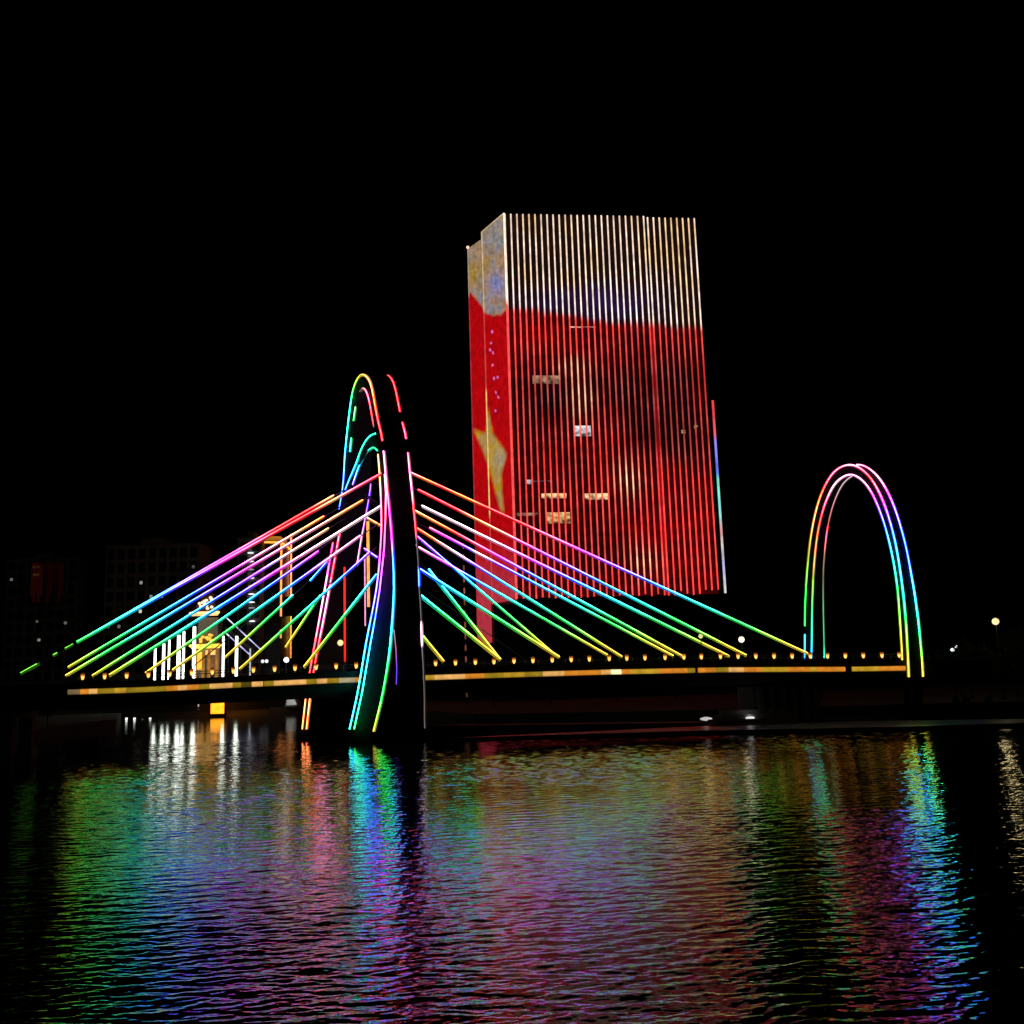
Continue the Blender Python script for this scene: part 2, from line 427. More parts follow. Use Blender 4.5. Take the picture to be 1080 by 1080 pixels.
# left-hand stays
L = 1.0
cable(0, (402, 500), (22, 710.5), lb=(22, 710.5), dash=[(0, 0.853), (0.872, 0.884), (0.905, 0.911), (0.955, 1)], cb=(80, 684), shift=44)
cable(0, (392, 522), (69.5, 713), la=(382.7, 528), shift=14, top=[(0, 'orange'), (0.08, 'cream'), (0.28, 'pkw'), (0.4, 'mag')]); cable(0, (402, 534), (115.5, 712.5), wid=1.15, shift=14, top=[(0, 'white'), (0.2, 'white'), (0.3, 'pkw'), (0.4, 'mag')])
cable(0, (399, 552), (182, 707), la=(380, 565.5), top=[(0, 'pkw'), (0.2, 'pkw'), (0.28, 'vio')]); cable(0, (397, 577), (252.5, 706), la=(388.7, 584)); cable(0, (397, 606.5), (320.5, 704), wid=1.2)
cable(FAR, (366, 515), (30, 707), la=(352, 523), dash=[(0, 0.848), (0.864, 0.872), (0.962, 1)], cb=(80, 677), shift=44)
cable(FAR, (366, 530.5), (72, 704), la=(341.7, 545), shift=14, top=[(0, 'orange'), (0.08, 'cream'), (0.25, 'pkw'), (0.36, 'mag')]); cable(FAR, (364, 546.5), (97.5, 713), la=(346.6, 557.5), shift=14, top=[(0, 'cream'), (0.18, 'white'), (0.3, 'vio')])
cable(FAR, (358, 564), (153.5, 710), la=(335.7, 582)); cable(FAR, (358, 583), (237, 694), la=(309, 628)); cable(FAR, (352, 610), (301, 683), la=(338, 628))
cable(FAR, (356, 578), (200, 706), la=(345, 593), lb=(327, 613), cb=(230, 700))

# ------------------------------------------------------------------ arches
def arch(stations, kc, ho, hi, thick, name, yb, yt, extra=None):
    """stations: (side, OL pixel, IL pixel); side -1 far leg, +1 near leg, 0 crown"""
    R = []
    for side, ol, il in stations:
        h = min(1.0, max(0.0, (yb - ol[1]) / (yb - yt)))
        f = side * math.sqrt(max(0, 1 - h * h)) if side else 0.0
        OL = bp(*ol, kc - f * ho); IL = bp(*il, kc - f * hi)
        R.append((OL, IL, thick(side, ol[1])))
    return R
def resample(R, n=4):
    """Catmull-Rom through the stations for smooth edges"""
    out = []
    for i in range(len(R) - 1):
        a, b, c, d = R[max(0, i - 1)], R[i], R[i + 1], R[min(len(R) - 1, i + 2)]
        for j in range(n):
            t = j / n
            def cr_(p0, p1, p2, p3):
                return (p1 * 2 + (p2 - p0) * t + (p0 * 2 - p1 * 5 + p2 * 4 - p3) * t * t + (p1 * 3 - p0 - p2 * 3 + p3) * t ** 3) * 0.5
            out.append((cr_(a[0], b[0], c[0], d[0]), cr_(a[1], b[1], c[1], d[1]), lerp(b[2], c[2], t), i + t))
    out.append((R[-1][0], R[-1][1], R[-1][2], len(R) - 1)); return out
def arch_body(S, name):
    b = MB(); V = []; F = []
    for OL, IL, T, _ in S: V += [OL, OL + U * T, IL + U * T, IL]
    for i in range(len(S) - 1):
        for j in range(4):
            j2 = (j + 1) % 4; F.append((i * 4 + j, i * 4 + j2, i * 4 + 4 + j2, i * 4 + 4 + j))
    F += [(3, 2, 1, 0), tuple((len(S) - 1) * 4 + j for j in range(4))]
    b.add(V, F); return b.build(name, DARK, bridge)
def edge_strip(S, which, body, stops, r=0.11, g=2.6, out=0.12, ramp=None):
    """stops: (station, colour) ; colour 'off' leaves a gap"""
    pts = []
    for OL, IL, T, st in S:
        c = (OL + IL + U * T) * 0.5 if False else (OL + IL) * 0.5 + U * T * 0.5
        p = {'OL': OL, 'IL': IL, 'OR': OL + U * T, 'IR': IL + U * T}[which]
        d = (p - c).normalized(); pts.append((p + d * out, st))
    # densify
    den = []
    for (p, s), (p2, s2) in zip(pts, pts[1:]):
        for j in range(6): den.append((p.lerp(p2, j / 6), lerp(s, s2, j / 6)))
    den.append(pts[-1])
    run, runs = [], []
    for p, s in den:
        c = None
        if stops[0][0] <= s <= stops[-1][0]:
            for (a, ca), (b, cb) in zip(stops, stops[1:]):
                if a <= s <= b:
                    if ca == 'off' or cb == 'off': c = None
                    else:
                        t = (s - a) / max(1e-6, b - a)
                        cca = H[ca] if isinstance(ca, str) else ca; ccb = H[cb] if isinstance(cb, str) else cb
                        c = mix(cca, ccb, t)
                        if ramp: c = tuple(v * lerp(ramp[0], 1.0, smooth(ramp[1], ramp[2], s)) for v in c)
                    break
        if c is None:
            if len(run) > 1: runs.append(run)
            run = []
        else: run.append((p, c))
    if len(run) > 1: runs.append(run)
    em, gm = MB(), MB()
    for run in runs:
        em.tube([p for p, _ in run], r * 0.55, 6, [core(c, g) for _, c in run])
        gm.tube([p - Z * 0.02 + U * 0.08 + Vv * (r * 1.1) for p, _ in run], r * 1.55, 6, [glow(c, g * 0.26) for _, c in run])
    gm.build('glow_sleeve', LED, body)  # halo beside the strip, put into a wider emissive tube
    em.build('led_strip', CORE, body)

ST = [(-1, (317.5, 789), (322, 789)), (-1, (323.5, 735), (327.8, 735)), (-1, (329, 700), (333, 700)), (-1, (340, 640), (344.5, 640)), (-1, (352, 572), (357, 572)),
      (-1, (362, 515), (367, 517)), (-1, (365, 475), (369.5, 478)), (-1, (370, 430), (374.5, 436)), (-1, (374.5, 407), (378, 417)),
      (0, (382, 395.5), (384, 409)), (1, (391, 404), (389.5, 420)), (1, (398.5, 440), (395, 450)), (1, (404, 465), (399, 474)), (1, (407.5, 500), (401.5, 505)),
      (1, (411, 535), (403, 538)), (1, (414, 570), (402.5, 572)), (1, (416, 620), (398, 620)), (1, (412, 680), (387, 678)), (1, (404.5, 730), (378.5, 728)),
      (1, (395, 770), (369.5, 769)), (1, (388.5, 796), (363, 796))]
def thick1(side, y):
    return interp([(395, 3.4), (600, 3.35), (640, 3.5), (680, 4.3), (730, 5.6), (770, 6.9), (800, 7.8)], y)
S_ = resample(arch(ST, 5.5, 9.0, 7.8, thick1, 'pylon', 792, 395.5))
pylon = arch_body(S_, 'pylon')
pylon['label'] = 'tall dark arch pylon with flared legs'
edge_strip(S_, 'OL', pylon, [(0.4, 'orange'), (1.0, 'cream'), (1.05, 'off'), (1.6, 'off'), (1.65, 'red'), (2.4, 'red'), (3.0, 'pkw'), (3.3, 'pkw'), (3.6, 'mag'), (4.0, 'red'), (4.03, 'off'), (4.55, 'off'), (4.58, (0.02, 0.05, 0.4)), (5.0, (0.03, 0.08, 0.7)), (5.6, (0.05, 0.2, 0.8)), (6.0, 'cyan'), (6.4, 'teal'),
      (7.0, 'teal'), (7.6, 'green'), (8.3, 'lime'), (9.0, 'yel'), (9.7, 'cream'), (10.5, 'orange'), (11.0, 'red'), (12.0, 'red'), (12.02, 'off'), (12.25, 'off'), (12.3, 'pkw'), (12.8, 'pkw'), (13.5, 'pink'), (14.2, 'mag'), (14.9, 'mag'), (15.3, 'blue'),
      (16, 'cyan'), (16.5, 'cyan'), (17, 'teal'), (17.5, 'green'), (18.2, 'green'), (18.6, 'lime'), (19.05, 'yel'), (19.1, 'off'), (20, 'off')], r=0.16, g=2.4)
edge_strip(S_, 'IL', pylon, [(0.4, 'orange'), (1.0, 'cream'), (1.05, 'off'), (1.6, 'off'), (1.65, 'red'), (2.4, 'red'), (3.0, 'pkw'), (3.5, 'red'), (4.2, 'pink'), (4.25, 'off'), (5.9, 'off'), (6.0, 'teal'), (6.4, (0.02, 0.4, 0.1)), (6.45, 'off'), (6.7, 'off'), (6.75, (0.02, 0.4, 0.08)), (7.3, (0.1, 0.3, 0.06)), (7.35, 'off'), (8.3, 'off'), (8.35, 'grey'), (9.0, (0.3, 0.12, 0.1)), (9.6, 'pink'), (10.5, 'red'), (11.0, 'grey'),
      (11.45, 'off'), (12.1, 'off'), (12.15, 'cream'), (13.0, 'cream'), (13.6, 'pink'), (14.6, 'pink'), (15.2, 'mag'), (15.7, 'vio'), (16.5, 'blue'), (17.2, 'cyan'), (18, 'teal'), (18.5, 'cyan'), (19.0, 'teal'), (19.05, 'off'), (20, 'off')], r=0.15, g=2.6)
edge_strip(S_, 'OR', pylon, [(9.0, 'off'), (9.25, 'off'), (9.3, (0.3, .01, .012)), (10.2, 'red'), (10.85, 'red'), (10.87, 'off'), (11.18, 'off'), (11.2, 'red'), (11.95, 'pink'), (11.97, 'off'), (12.35, 'off'), (12.37, 'pink'), (13.2, 'pkw'), (14.0, 'red'), (14.8, (0.5, .02, .04)),
      (15.0, 'grey'), (15.62, 'grey'), (15.66, 'blue'), (15.95, 'blue'), (16.0, 'grey'), (16.6, 'grey'), (16.66, 'white'), (17.0, 'white'), (17.05, 'grey'), (18.6, (0.02, 0.014, 0.011)), (19.0, 'grey'), (19.05, 'off'), (20, 'off')], r=0.13, g=2.4)
edge_strip(S_, 'IR', pylon, [(3.3, 'off'), (3.6, 'off'), (3.62, 'pkw'), (4.1, 'pkw'), (4.5, 'vio'), (5.1, 'vio'), (5.2, 'grey'), (5.25, 'off'), (20, 'off')], r=0.09, g=1.6)
# inset strips on the near leg: a second line below the flare and the lit ladder edge
ins = MB(); gi = []
for x, y, c in ((414.5, 664, 'white'), (416.5, 684, 'pkw'), (417.5, 705, 'vio'), (417, 722, 'vio')):
    gi.append((bp(x + 1, y, -3.6) - Vv * 0.12, core(H[c], 0.16)))
for xs in ([(405.5, 500, 'cream'), (407, 520, 'pkw'), (406.5, 545, 'pink'), (405, 580, 'mag'), (400.5, 622, 'vio'), (396, 650, 'blue'), (390.5, 680, 'cyan'), (382, 730, 'teal'), (373.5, 769, 'green')],):
    in2 = MB(); pp = [bp(x, y, interp([(500, -0.6), (570, -1.9), (770, -3.0)], y) - 0.35) for x, y, _ in xs]
    in2.tube(pp, 0.09, 5, [core(H[c], 1.7) for _, _, c in xs]); in2.build('led_strip', CORE, pylon)
ins.tube([p for p, _ in gi], 0.06, 5, [c for _, c in gi]); ins.build('led_strip', CORE, pylon)

# curved cross strut inside the pylon
CT = [((365, 516), (371, 512), 10.4), ((370, 503), (377, 495), 9.3), ((376, 489), (384, 480), 7.6), ((383, 472), (389.5, 473.5), 5.6), ((390, 461.5), (394, 471), 3.6), ((399, 457.5), (399, 475), 1.2)]
S2 = resample([(bp(*a, k), bp(*b, k - 0.9), 0.3) for a, b, k in CT], 4)
strut = arch_body(S2, 'cross_strut')
edge_strip(S2, 'OL', strut, [(0, 'blue'), (0.8, 'cyan'), (1.5, 'cyan'), (2.5, 'teal'), (3.5, 'teal'), (4.7, 'teal')], r=0.14, g=2.2, out=0.2)
edge_strip(S2, 'IL', strut, [(0, 'vio'), (1.0, 'cyan'), (2.0, 'teal'), (3.0, 'teal'), (4.3, 'green'), (4.7, 'teal')], r=0.11, g=2.0, out=0.2)

# smaller arch over the far end of the deck
SM = [(-1, (848.5, 738), (855, 738)), (-1, (849.5, 690), (856.3, 690)), (-1, (850, 640), (857, 640)), (-1, (852.3, 600), (858.5, 601)), (-1, (857, 560), (862.5, 563)), (-1, (864.5, 528), (869, 535)), (-1, (874.5, 506), (878, 514)),
      (-1, (885, 494.5), (887.5, 503.5)), (0, (898, 490.8), (898.5, 500)), (1, (910.5, 496.5), (910, 506)), (1, (922.5, 510.5), (921, 521)), (1, (934, 535), (932, 548)), (1, (944, 570), (941, 582)),
      (1, (951, 610), (947, 617)), (1, (955.5, 650), (950, 652)), (1, (958, 690), (952.3, 690)), (1, (959, 714), (952.8, 714)), (1, (960, 758), (953.5, 758))]
S3 = resample(arch(SM, 5.5, 7.2, 6.5, lambda s, y: interp([(490, 1.25), (600, 1.5), (700, 2.05)], y), 'arch', 720, 490.8))
arch2 = arch_body(S3, 'end_arch'); arch2['label'] = 'slimmer rainbow-lit arch over the end of the deck'
edge_strip(S3, 'OL', arch2, [(0.9, 'blue'), (1.1, 'cyan'), (1.45, 'cyan'), (1.48, 'off'), (1.52, 'off'), (1.55, 'green'), (2.4, 'green'), (3.0, 'lime'), (3.6, 'yel'), (4.2, 'cream'), (5.0, 'orange'), (5.6, 'red'), (6.5, 'pink'), (7.3, 'pink'), (8.0, 'pkw'), (8.8, 'pink'), (9.6, 'red'), (10.2, 'pink'), (10.8, 'mag'), (11.2, 'vio'), (11.7, 'blue'),
      (12.3, 'cyan'), (12.9, 'cyan'), (13.5, 'teal'), (14.1, 'green'), (14.6, 'lime'), (15.2, 'yel'), (16, 'yel'), (16.02, 'off'), (17, 'off')], r=0.15, g=2.5, ramp=(0.45, 3.0, 6.5))
edge_strip(S3, 'IL', arch2, [(0.9, 'cyan'), (1.4, 'teal'), (2.0, 'green'), (2.6, 'lime'), (3.2, 'cream'), (3.9, 'orange'), (4.6, 'red'), (5.4, 'pink'), (6.3, 'white'), (7.2, 'pkw'), (8.2, 'pkw'), (9.2, 'pkw'), (10, 'mag'), (10.5, 'vio'), (11.2, 'blue'), (11.8, 'cyan'), (12.5, 'teal'), (13.2, 'green'), (14, 'lime'), (14.8, 'yel'), (15.9, 'yel'), (15.95, 'off'), (17, 'off')], r=0.14, g=2.3, ramp=(0.45, 3.0, 6.5))
edge_strip(S3, 'OR', arch2, [(7.6, 'off'), (7.7, 'off'), (7.75, 'pkw'), (8.6, 'pink'), (9.6, 'pkw'), (10.4, 'mag'), (11.0, 'vio'), (11.8, 'blue'), (12.6, 'blue'), (13.2, 'cyan'), (14.0, 'teal'), (14.6, 'green'), (15.1, 'lime'), (15.6, 'yel'), (16, 'yel'), (16.02, 'off'), (17, 'off')], r=0.16, g=2.6)
edge_strip(S3, 'IR', arch2, [(0.9, 'teal'), (1.2, (0.02, 0.2, 0.09)), (2.2, (0.06, 0.14, 0.05)), (3.4, (0.2, 0.10, 0.06)), (4.0, 'pink'), (4.25, 'red'), (4.3, (0.2, 0.03, 0.03)), (6.0, (0.13, 0.09, 0.10)), (7.3, (0.13, 0.09, 0.11)), (7.35, 'off'), (17, 'off')], r=0.10, g=2.2, ramp=(0.45, 3.0, 6.5))

# piers
def pier(px, ptop, pbot, k0, k1, ws, mat=CONC):
    s = sof(bp(px, ptop, (k0 + k1) / 2)); b = MB()
    zt = bz(s) - 2.41
    for k in (k0, k1):
        c = P0 + U * s + Vv * k
        b.box(Vector((c.x, c.y, (zt - 1.0 - 2) / 2)), U * ws, Vv * 0.8, Z * ((zt - 1.0 + 2) / 2))
    c = P0 + U * s + Vv * (k0 + k1) / 2
    b.box(Vector((c.x, c.y, zt - 0.5)), U * (ws * 1.2), Vv * ((k1 - k0) / 2 + 1.2), Z * 0.498)
    return b.build('pier', mat, bridge)
pier(20, 735, 770, 1.5, 9.5, 0.9); pier(-120, 735, 770, 1.5, 9.5, 0.9)
# abutment with ribbed columns and a stepped base on the right bank
s0 = sof(bp(828, 720, 2)); ab = MB()
for i in range(6):
    c = P0 + U * (s0 - 4.4 + i * 1.75) + Vv * 1.2
    ab.box(Vector((c.x, c.y, 2.9)), U * 0.42, Vv * 0.45, Z * 3.0)
c = P0 + U * s0 + Vv * 5.6; ab.box(Vector((c.x, c.y, 2.9)), U * 5.2, Vv * 3.6, Z * 3.0)
ab.build('abutment', CONC, bridge)
st = MB()
for i in range(4):
    c = P0 + U * (s0 - 6.5 + i * 0.6) + Vv * (-0.3 + i * 0.9)
    st.box(Vector((c.x, c.y, 0.45 + i * 0.32)), U * (7.0 - i * 0.5), Vv * (2.2 - i * 0.25), Z * (0.16 + i * 0.32))
tag(st.build('quay_steps', STONE), 'pale stone landing steps at the water under the right end of the bridge', 'steps')

# ------------------------------------------------------------------ parapet lamps
lamp_x = [90, 113, 136, 158.7, 181, 204, 225.5, 247.6, 268.5, 290.7, 312, 334, 355, 376, 459, 479.8, 500.6, 520, 541, 560.8, 581, 600.8, 619.8, 640.6, 659, 678, 699, 718.7, 737, 757, 775.4, 794, 813, 832, 851, 869, 887.7, 906.4, 926, 944]
ORD = ['first', 'second', 'third', 'fourth', 'fifth', 'sixth', 'seventh', 'eighth', 'ninth', 'tenth', 'eleventh', 'twelfth', 'thirteenth', 'fourteenth', 'fifteenth', 'sixteenth', 'seventeenth',
       'eighteenth', 'nineteenth', 'twentieth', 'twenty-first', 'twenty-second', 'twenty-third', 'twenty-fourth', 'twenty-fifth', 'twenty-sixth', 'twenty-seventh']
proto = None
nl = sum(1 for x in lamp_x if x < 400)
for i, x in enumerate(lamp_x):
    s = sof(bp(x, interp(band_px, x) - 14))
    base = bpos(s, -1.3, 1.255)
    if x < 400: lab = f"small amber flared lamp on the bridge parapet, {ORD[nl - 1 - i]} to the left of the tall pylon"
    else: lab = f"small amber flared lamp on the bridge parapet, {ORD[i - nl]} to the right of the tall pylon"
    if proto is None:
        root = empty('parapet_lamp', base)
        b = MB(); b.lathe(base, [(0.16, 0), (0.16, 0.1), (0.07, 0.16), (0.07, 0.32), (0.11, 0.36)], 10); b.build('lamp_post', DARK, root)
        b = MB(); b.lathe(base, [(0.10, 0.365), (0.17, 0.5), (0.22, 0.75), (0.26, 1.0), (0.29, 1.22)], 12,
                          [(1.8, 0.8, 0.12), (2.2, 1.05, 0.2), (2.6, 1.1, 0.2), (0.5, 0.13, 0.015), (0.10, 0.025, 0.004)]); b.build('lamp_shade', LED, root, True)
        b = MB(); b.lathe(base, [(0.31, 1.222), (0.31, 1.28), (0.15, 1.34)], 12); b.build('lamp_cap', DARK, root)
        proto = root; o = root
    else:
        o = proto.copy(); COL.objects.link(o); o.location = base
        for ch in proto.children:
            c = ch.copy(); COL.objects.link(c); c.parent = o
    o.rotation_euler.z = TH
    tag(o, lab, 'lamp', 'amber lamps along the bridge parapet')

# ------------------------------------------------------------------ media tower
TY = 345.0
Pc = at_y(532, 225, TY)                                     # top of the tower's corner
DF = Vector((8.25, 1.0, 0)).normalized(); NF = Vector((DF.y, -DF.x, 0))     # front face direction and outward normal
DS = Vector((-0.515, 1.0, 0)).normalized(); NS = Vector((-DS.y, DS.x, 0))
if NS.x > 0: NS = -NS
tower = empty('office_tower', Vector((Pc.x, Pc.y, 2.2)), 'tall office tower wrapped in red and white vertical light lines with a gold star', 'office tower')
def fp(px, py, off=0.0): return at_plane(px, py, Pc + NF * off, NF)
def sp_(px, py, off=0.0): return at_plane(px, py, Pc + NS * off, NS)
def fnz(x, y, s): return noise.noise(Vector((x / s, y / s, 3.7)))

def front_content(x, y, x0):
    """colour the LED facade shows at this place; x0 = horizontal place of the line"""
    yb = interp([(530, 329), (560, 331), (600, 337), (640, 344), (680, 345), (745, 350)], x0) + 2.5 * fnz(x0, 0, 9)
    t = smooth(yb - 5, yb + 5, y)
    n1 = fnz(x0 * 1.0, y * 0.8, 26); n2 = fnz(x0 + 90, y, 11)
    wht = mix((1.0, 0.76, 0.62), (1.0, 0.66, 0.34), smooth(0.0, 0.6, n1 + 0.25 * smooth(640, 740, x0)))
    wht = mix(wht, (0.82, 0.80, 1.0), smooth(285, 330, y) * 0.45 * (1 - 0.6 * smooth(660, 720, x0)))
    wht = tuple(v * (0.8 + 0.35 * n2 + 0.2 * smooth(240, 320, y)) for v in wht)
    inten = 0.80 + 0.3 * n1 + 0.2 * n2
    dark = 0.75 * blob(x0, y, 672, 425, 45, 55) + 0.55 * blob(x0, y, 590, 420, 45, 30) + 0.5 * blob(x0, y, 700, 470, 40, 40) + 0.4 * blob(x0, y, 625, 590, 30, 25) + 0.4 * blob(x0, y, 560, 450, 28, 40) + 0.35 * blob(x0, y, 715, 400, 25, 40)
    inten *= max(0.3, 1 - dark)
    inten += 0.35 * blob(x0, y, 700, 560, 45, 60) + 0.25 * blob(x0, y, 565, 355, 45, 25)
    red = (inten * 1.0, inten * 0.028 + 0.008, inten * 0.026 + 0.008)
    cr_ = min(1.0, 0.9 * blob(x0, y, 604, 425, 12, 22) + 1.0 * blob(x0, y, 648, 512, 12, 16) + 0.8 * blob(x0, y, 660, 596, 14, 15) + 0.6 * blob(x0, y, 598, 392, 18, 10))
    cr_ *= 0.6 + 0.8 * abs(n2)
    red = mix(red, (1.0, 0.74, 0.45), min(1, cr_))
    return mix(wht, red, t), t
def facade_grid(name, x0f, x1f, yt, yb_, fn, nx, ny, off, mat=SCREEN):
    b = MB(); V = []; C = []; F = []
    for j in range(ny + 1):
        for i in range(nx + 1):
            p, c = fn(i / nx, j / ny); V.append(p); C.append(c)
    for j in range(ny):
        for i in range(nx):
            a = j * (nx + 1) + i; F.append((a, a + 1, a + nx + 2, a + nx + 1))
    b.add(V, F, C); return b.build(name, mat, tower)

zb_front = fp(600, 629.5).z
def line_x(px): return fp(px, 300)
lines_top = [532.3 + i * 6.36 for i in range(24)] + [682.8 + i * 6.16 for i in range(9)]
ptsT = []
for i, x in enumerate(lines_top):
    y = 225.5 + (x - 532) * 0.017 if i < 24 else 229.3 + (x - 683) * 0.02
    ptsT.append((x, y, fp(x, y)))
# dark body behind the lights
pl, pr_ = fp(532, 240), fp(735.5, 240)
depth = 30.0
bl = sp_(493.5, 275)
ztop = Pc.z
poly = [(pl - NF * 0.6 + DF * 0.3).to_2d(), (pr_ - NF * 0.6 + DF * 0.3).to_2d(), (pr_ - NF * depth).to_2d(), (bl - NS * 8).to_2d(), (bl - NS * 2.2).to_2d(), (pl - NS * 2.2 + DS * 1.5).to_2d()]
b = MB(); b.prism(poly, zb_front - 2, ztop - 1.0); b.build('tower_core', FACADE, tower)
# light scattered between the lines, put into a dim emissive panel
def scatter_glow(u, v):
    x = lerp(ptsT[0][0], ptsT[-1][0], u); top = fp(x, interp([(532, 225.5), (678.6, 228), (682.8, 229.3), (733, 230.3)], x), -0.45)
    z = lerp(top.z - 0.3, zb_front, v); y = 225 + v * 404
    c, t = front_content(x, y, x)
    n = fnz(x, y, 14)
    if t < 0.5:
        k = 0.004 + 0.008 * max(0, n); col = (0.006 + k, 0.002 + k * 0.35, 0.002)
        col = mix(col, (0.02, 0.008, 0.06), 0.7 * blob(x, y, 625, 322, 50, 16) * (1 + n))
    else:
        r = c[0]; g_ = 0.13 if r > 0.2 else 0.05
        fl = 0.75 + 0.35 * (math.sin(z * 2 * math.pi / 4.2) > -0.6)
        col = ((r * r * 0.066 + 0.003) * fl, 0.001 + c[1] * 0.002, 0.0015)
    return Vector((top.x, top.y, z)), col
facade_grid('led_curtain', 0, 0, 0, 0, scatter_glow, 70, 130, -0.45)
# vertical light lines
for i, (x, y, pt) in enumerate(ptsT):
    b = MB(); n = 110; zb_ = zb_front + (1.3 if i in (26, 30, 31, 32) else 0) + random.uniform(-0.4, 0.4)
    pts, cols = [], []
    for j in range(n + 1):
        v = j / n; yy = 226 + v * 403
        c, t = front_content(x + v * 4, yy, x)
        gain = 1.25 if t < 0.5 else 1.5
        pink = 0.0 if t < 0.5 else 0.05 + 0.10 * fnz(x, yy, 20)
        c = mix(c, (1.0, 0.42, 0.40), max(0, pink))
        pts.append(Vector((pt.x, pt.y, lerp(pt.z, zb_, v)))); cols.append(tuple(q * gain for q in c))
    wv = DF * 0.28; dn = NF * 0.16
    V, Cc, F = [], [], []
    for p, c in zip(pts, cols):
        V += [p - wv, p - wv * 0.8 + dn, p + wv * 0.8 + dn, p + wv]; Cc += [tuple(q * 0.35 for q in c), c, c, tuple(q * 0.35 for q in c)]
    for j in range(n):
        for q in range(3): F.append((j * 4 + q, j * 4 + q + 1, j * 4 + 5 + q, j * 4 + 4 + q))
        F.append((j * 4 + 3, j * 4, j * 4 + 4, j * 4 + 7))
    b.add(V, F, Cc); b.build('light_line', SCREEN, tower)
# the wide red seam between the two bays
b = MB(); sm = fp(681, 232, -0.2)
n = 40; V = []; C = []; F = []
for j in range(n + 1):
    v = j / n; yy = 232 + v * 397; c, t = front_content(681, yy, 681)
    col = (0.004, 0.003, 0.003) if t < 0.5 else (0.34 * min(1, c[0] + 0.25), 0.004, 0.006)
    z = lerp(sm.z, zb_front, v)
    for s in (-1, 1): V.append(Vector((sm.x, sm.y, z)) + DF * 0.38 * s); C.append(col)
for j in range(n): F.append((2 * j, 2 * j + 1, 2 * j + 3, 2 * j + 2))
b.add(V, F, C); b.build('led_seam', SCREEN, tower)

# side screens with cloud, red field and star
STAR = [(515, 430), (517, 444), (520, 458), (530, 472), (534, 479), (532.5, 486), (528.5, 500), (529.5, 520), (531.5, 542), (528, 538), (523, 521), (519.5, 506), (514.5, 489), (509, 474), (499.5, 453), (508, 456.5), (512.5, 457.5)]
def in_poly(x, y, poly):
    r = False
    for (xa, ya), (xb, yb) in zip(poly, poly[1:] + poly[:1]):
        if (ya > y) != (yb > y) and x < (xb - xa) * (y - ya) / (yb - ya) + xa: r = not r
    return r
def side_content(x, y):
    xe = x - (y - 300) * 0.032
    edge = interp([(494, 306), (500, 314), (507, 322), (509, 330), (520, 333), (528, 331), (534, 325)], xe) + 1.5 * fnz(x, y, 4)
    n1 = fnz(x * 1.6, y, 10); n2 = fnz(x + 50, y * 1.2, 4)
    cloud = mix((0.33, 0.20, 0.11), (0.23, 0.21, 0.24), smooth(-0.3, 0.4, n1))
    cloud = mix(cloud, (0.36, 0.22, 0.03), min(1, 0.95 * blob(xe, y, 500, 288, 7, 14) + 0.8 * blob(xe, y, 514, 280, 6, 8)))
    cloud = mix(cloud, (0.22, 0.22, 0.50), 0.8 * blob(xe, y, 524, 300, 9, 12))
    cloud = mix(cloud, (0.20, 0.24, 0.26), 0.7 * blob(xe, y, 522, 250, 10, 14))
    cloud = tuple(v * (1 + 0.35 * n2) for v in cloud)
    red = (0.42 + 0.07 * n1, 0.002, 0.004)
    if y > 560: red = mix(red, (0.42, 0.03, 0.05), smooth(560, 640, y))
    c = mix(cloud, red, smooth(edge - 2, edge + 2, y))
    sf = sum(in_poly(x + dx, y + dy, STAR) for dx in (-1.1, 0, 1.1) for dy in (-2, 0, 2)) / 9
    if sf > 0:
        c_ = c
        c = mix((0.38, 0.24, 0.07), (0.42, 0.26, 0.012), smooth(-0.1, 0.25, n1)); c = mix(c, (0.34, 0.27, 0.21), 0.8 * blob(x, y, 527, 484, 7, 14))
        c = mix(c_, c, sf)
    for sx, sy in ((518, 362), (517, 369), (520, 372), (519.5, 385), (521, 399), (525, 398), (523, 414), (525.5, 419), (522.5, 433), (519, 350)):
        d = math.hypot(x - sx, (y - sy) * 0.7)
        if d < 1.1: c = mix(c, (0.75, 0.16, 0.55), 0.9)
    return c
zb_side = sp_(530, 635).z; zb_side2 = sp_(515, 678, 0).z
def sideA(u, v):
    # from the seam to the corner
    p = lerp_v(sp_(508.2, 244.5, 0.0), Pc, u); p = Vector((p.x, p.y, lerp(p.z, zb_side, v))); q = proj(p); return p, side_content(*q)
def lerp_v(a, b, t): return a + (b - a) * t
def proj(p):
    d = p - CO; z = d.dot(fwd); return 540 + FPX * d.dot(cr) / z, 540 - FPX * d.dot(cu) / z
facade_grid('side_screen', 0, 0, 0, 0, sideA, 44, 330, 0)
def sideB(u, v):
    p = lerp_v(sp_(493.4, 262.5, -1.2), sp_(507.2, 252.5, -1.2), u); p = Vector((p.x, p.y, lerp(p.z, zb_side2, v))); q = proj(p); return p, side_content(*q)
facade_grid('side_screen', 0, 0, 0, 0, sideB, 24, 330, 0)
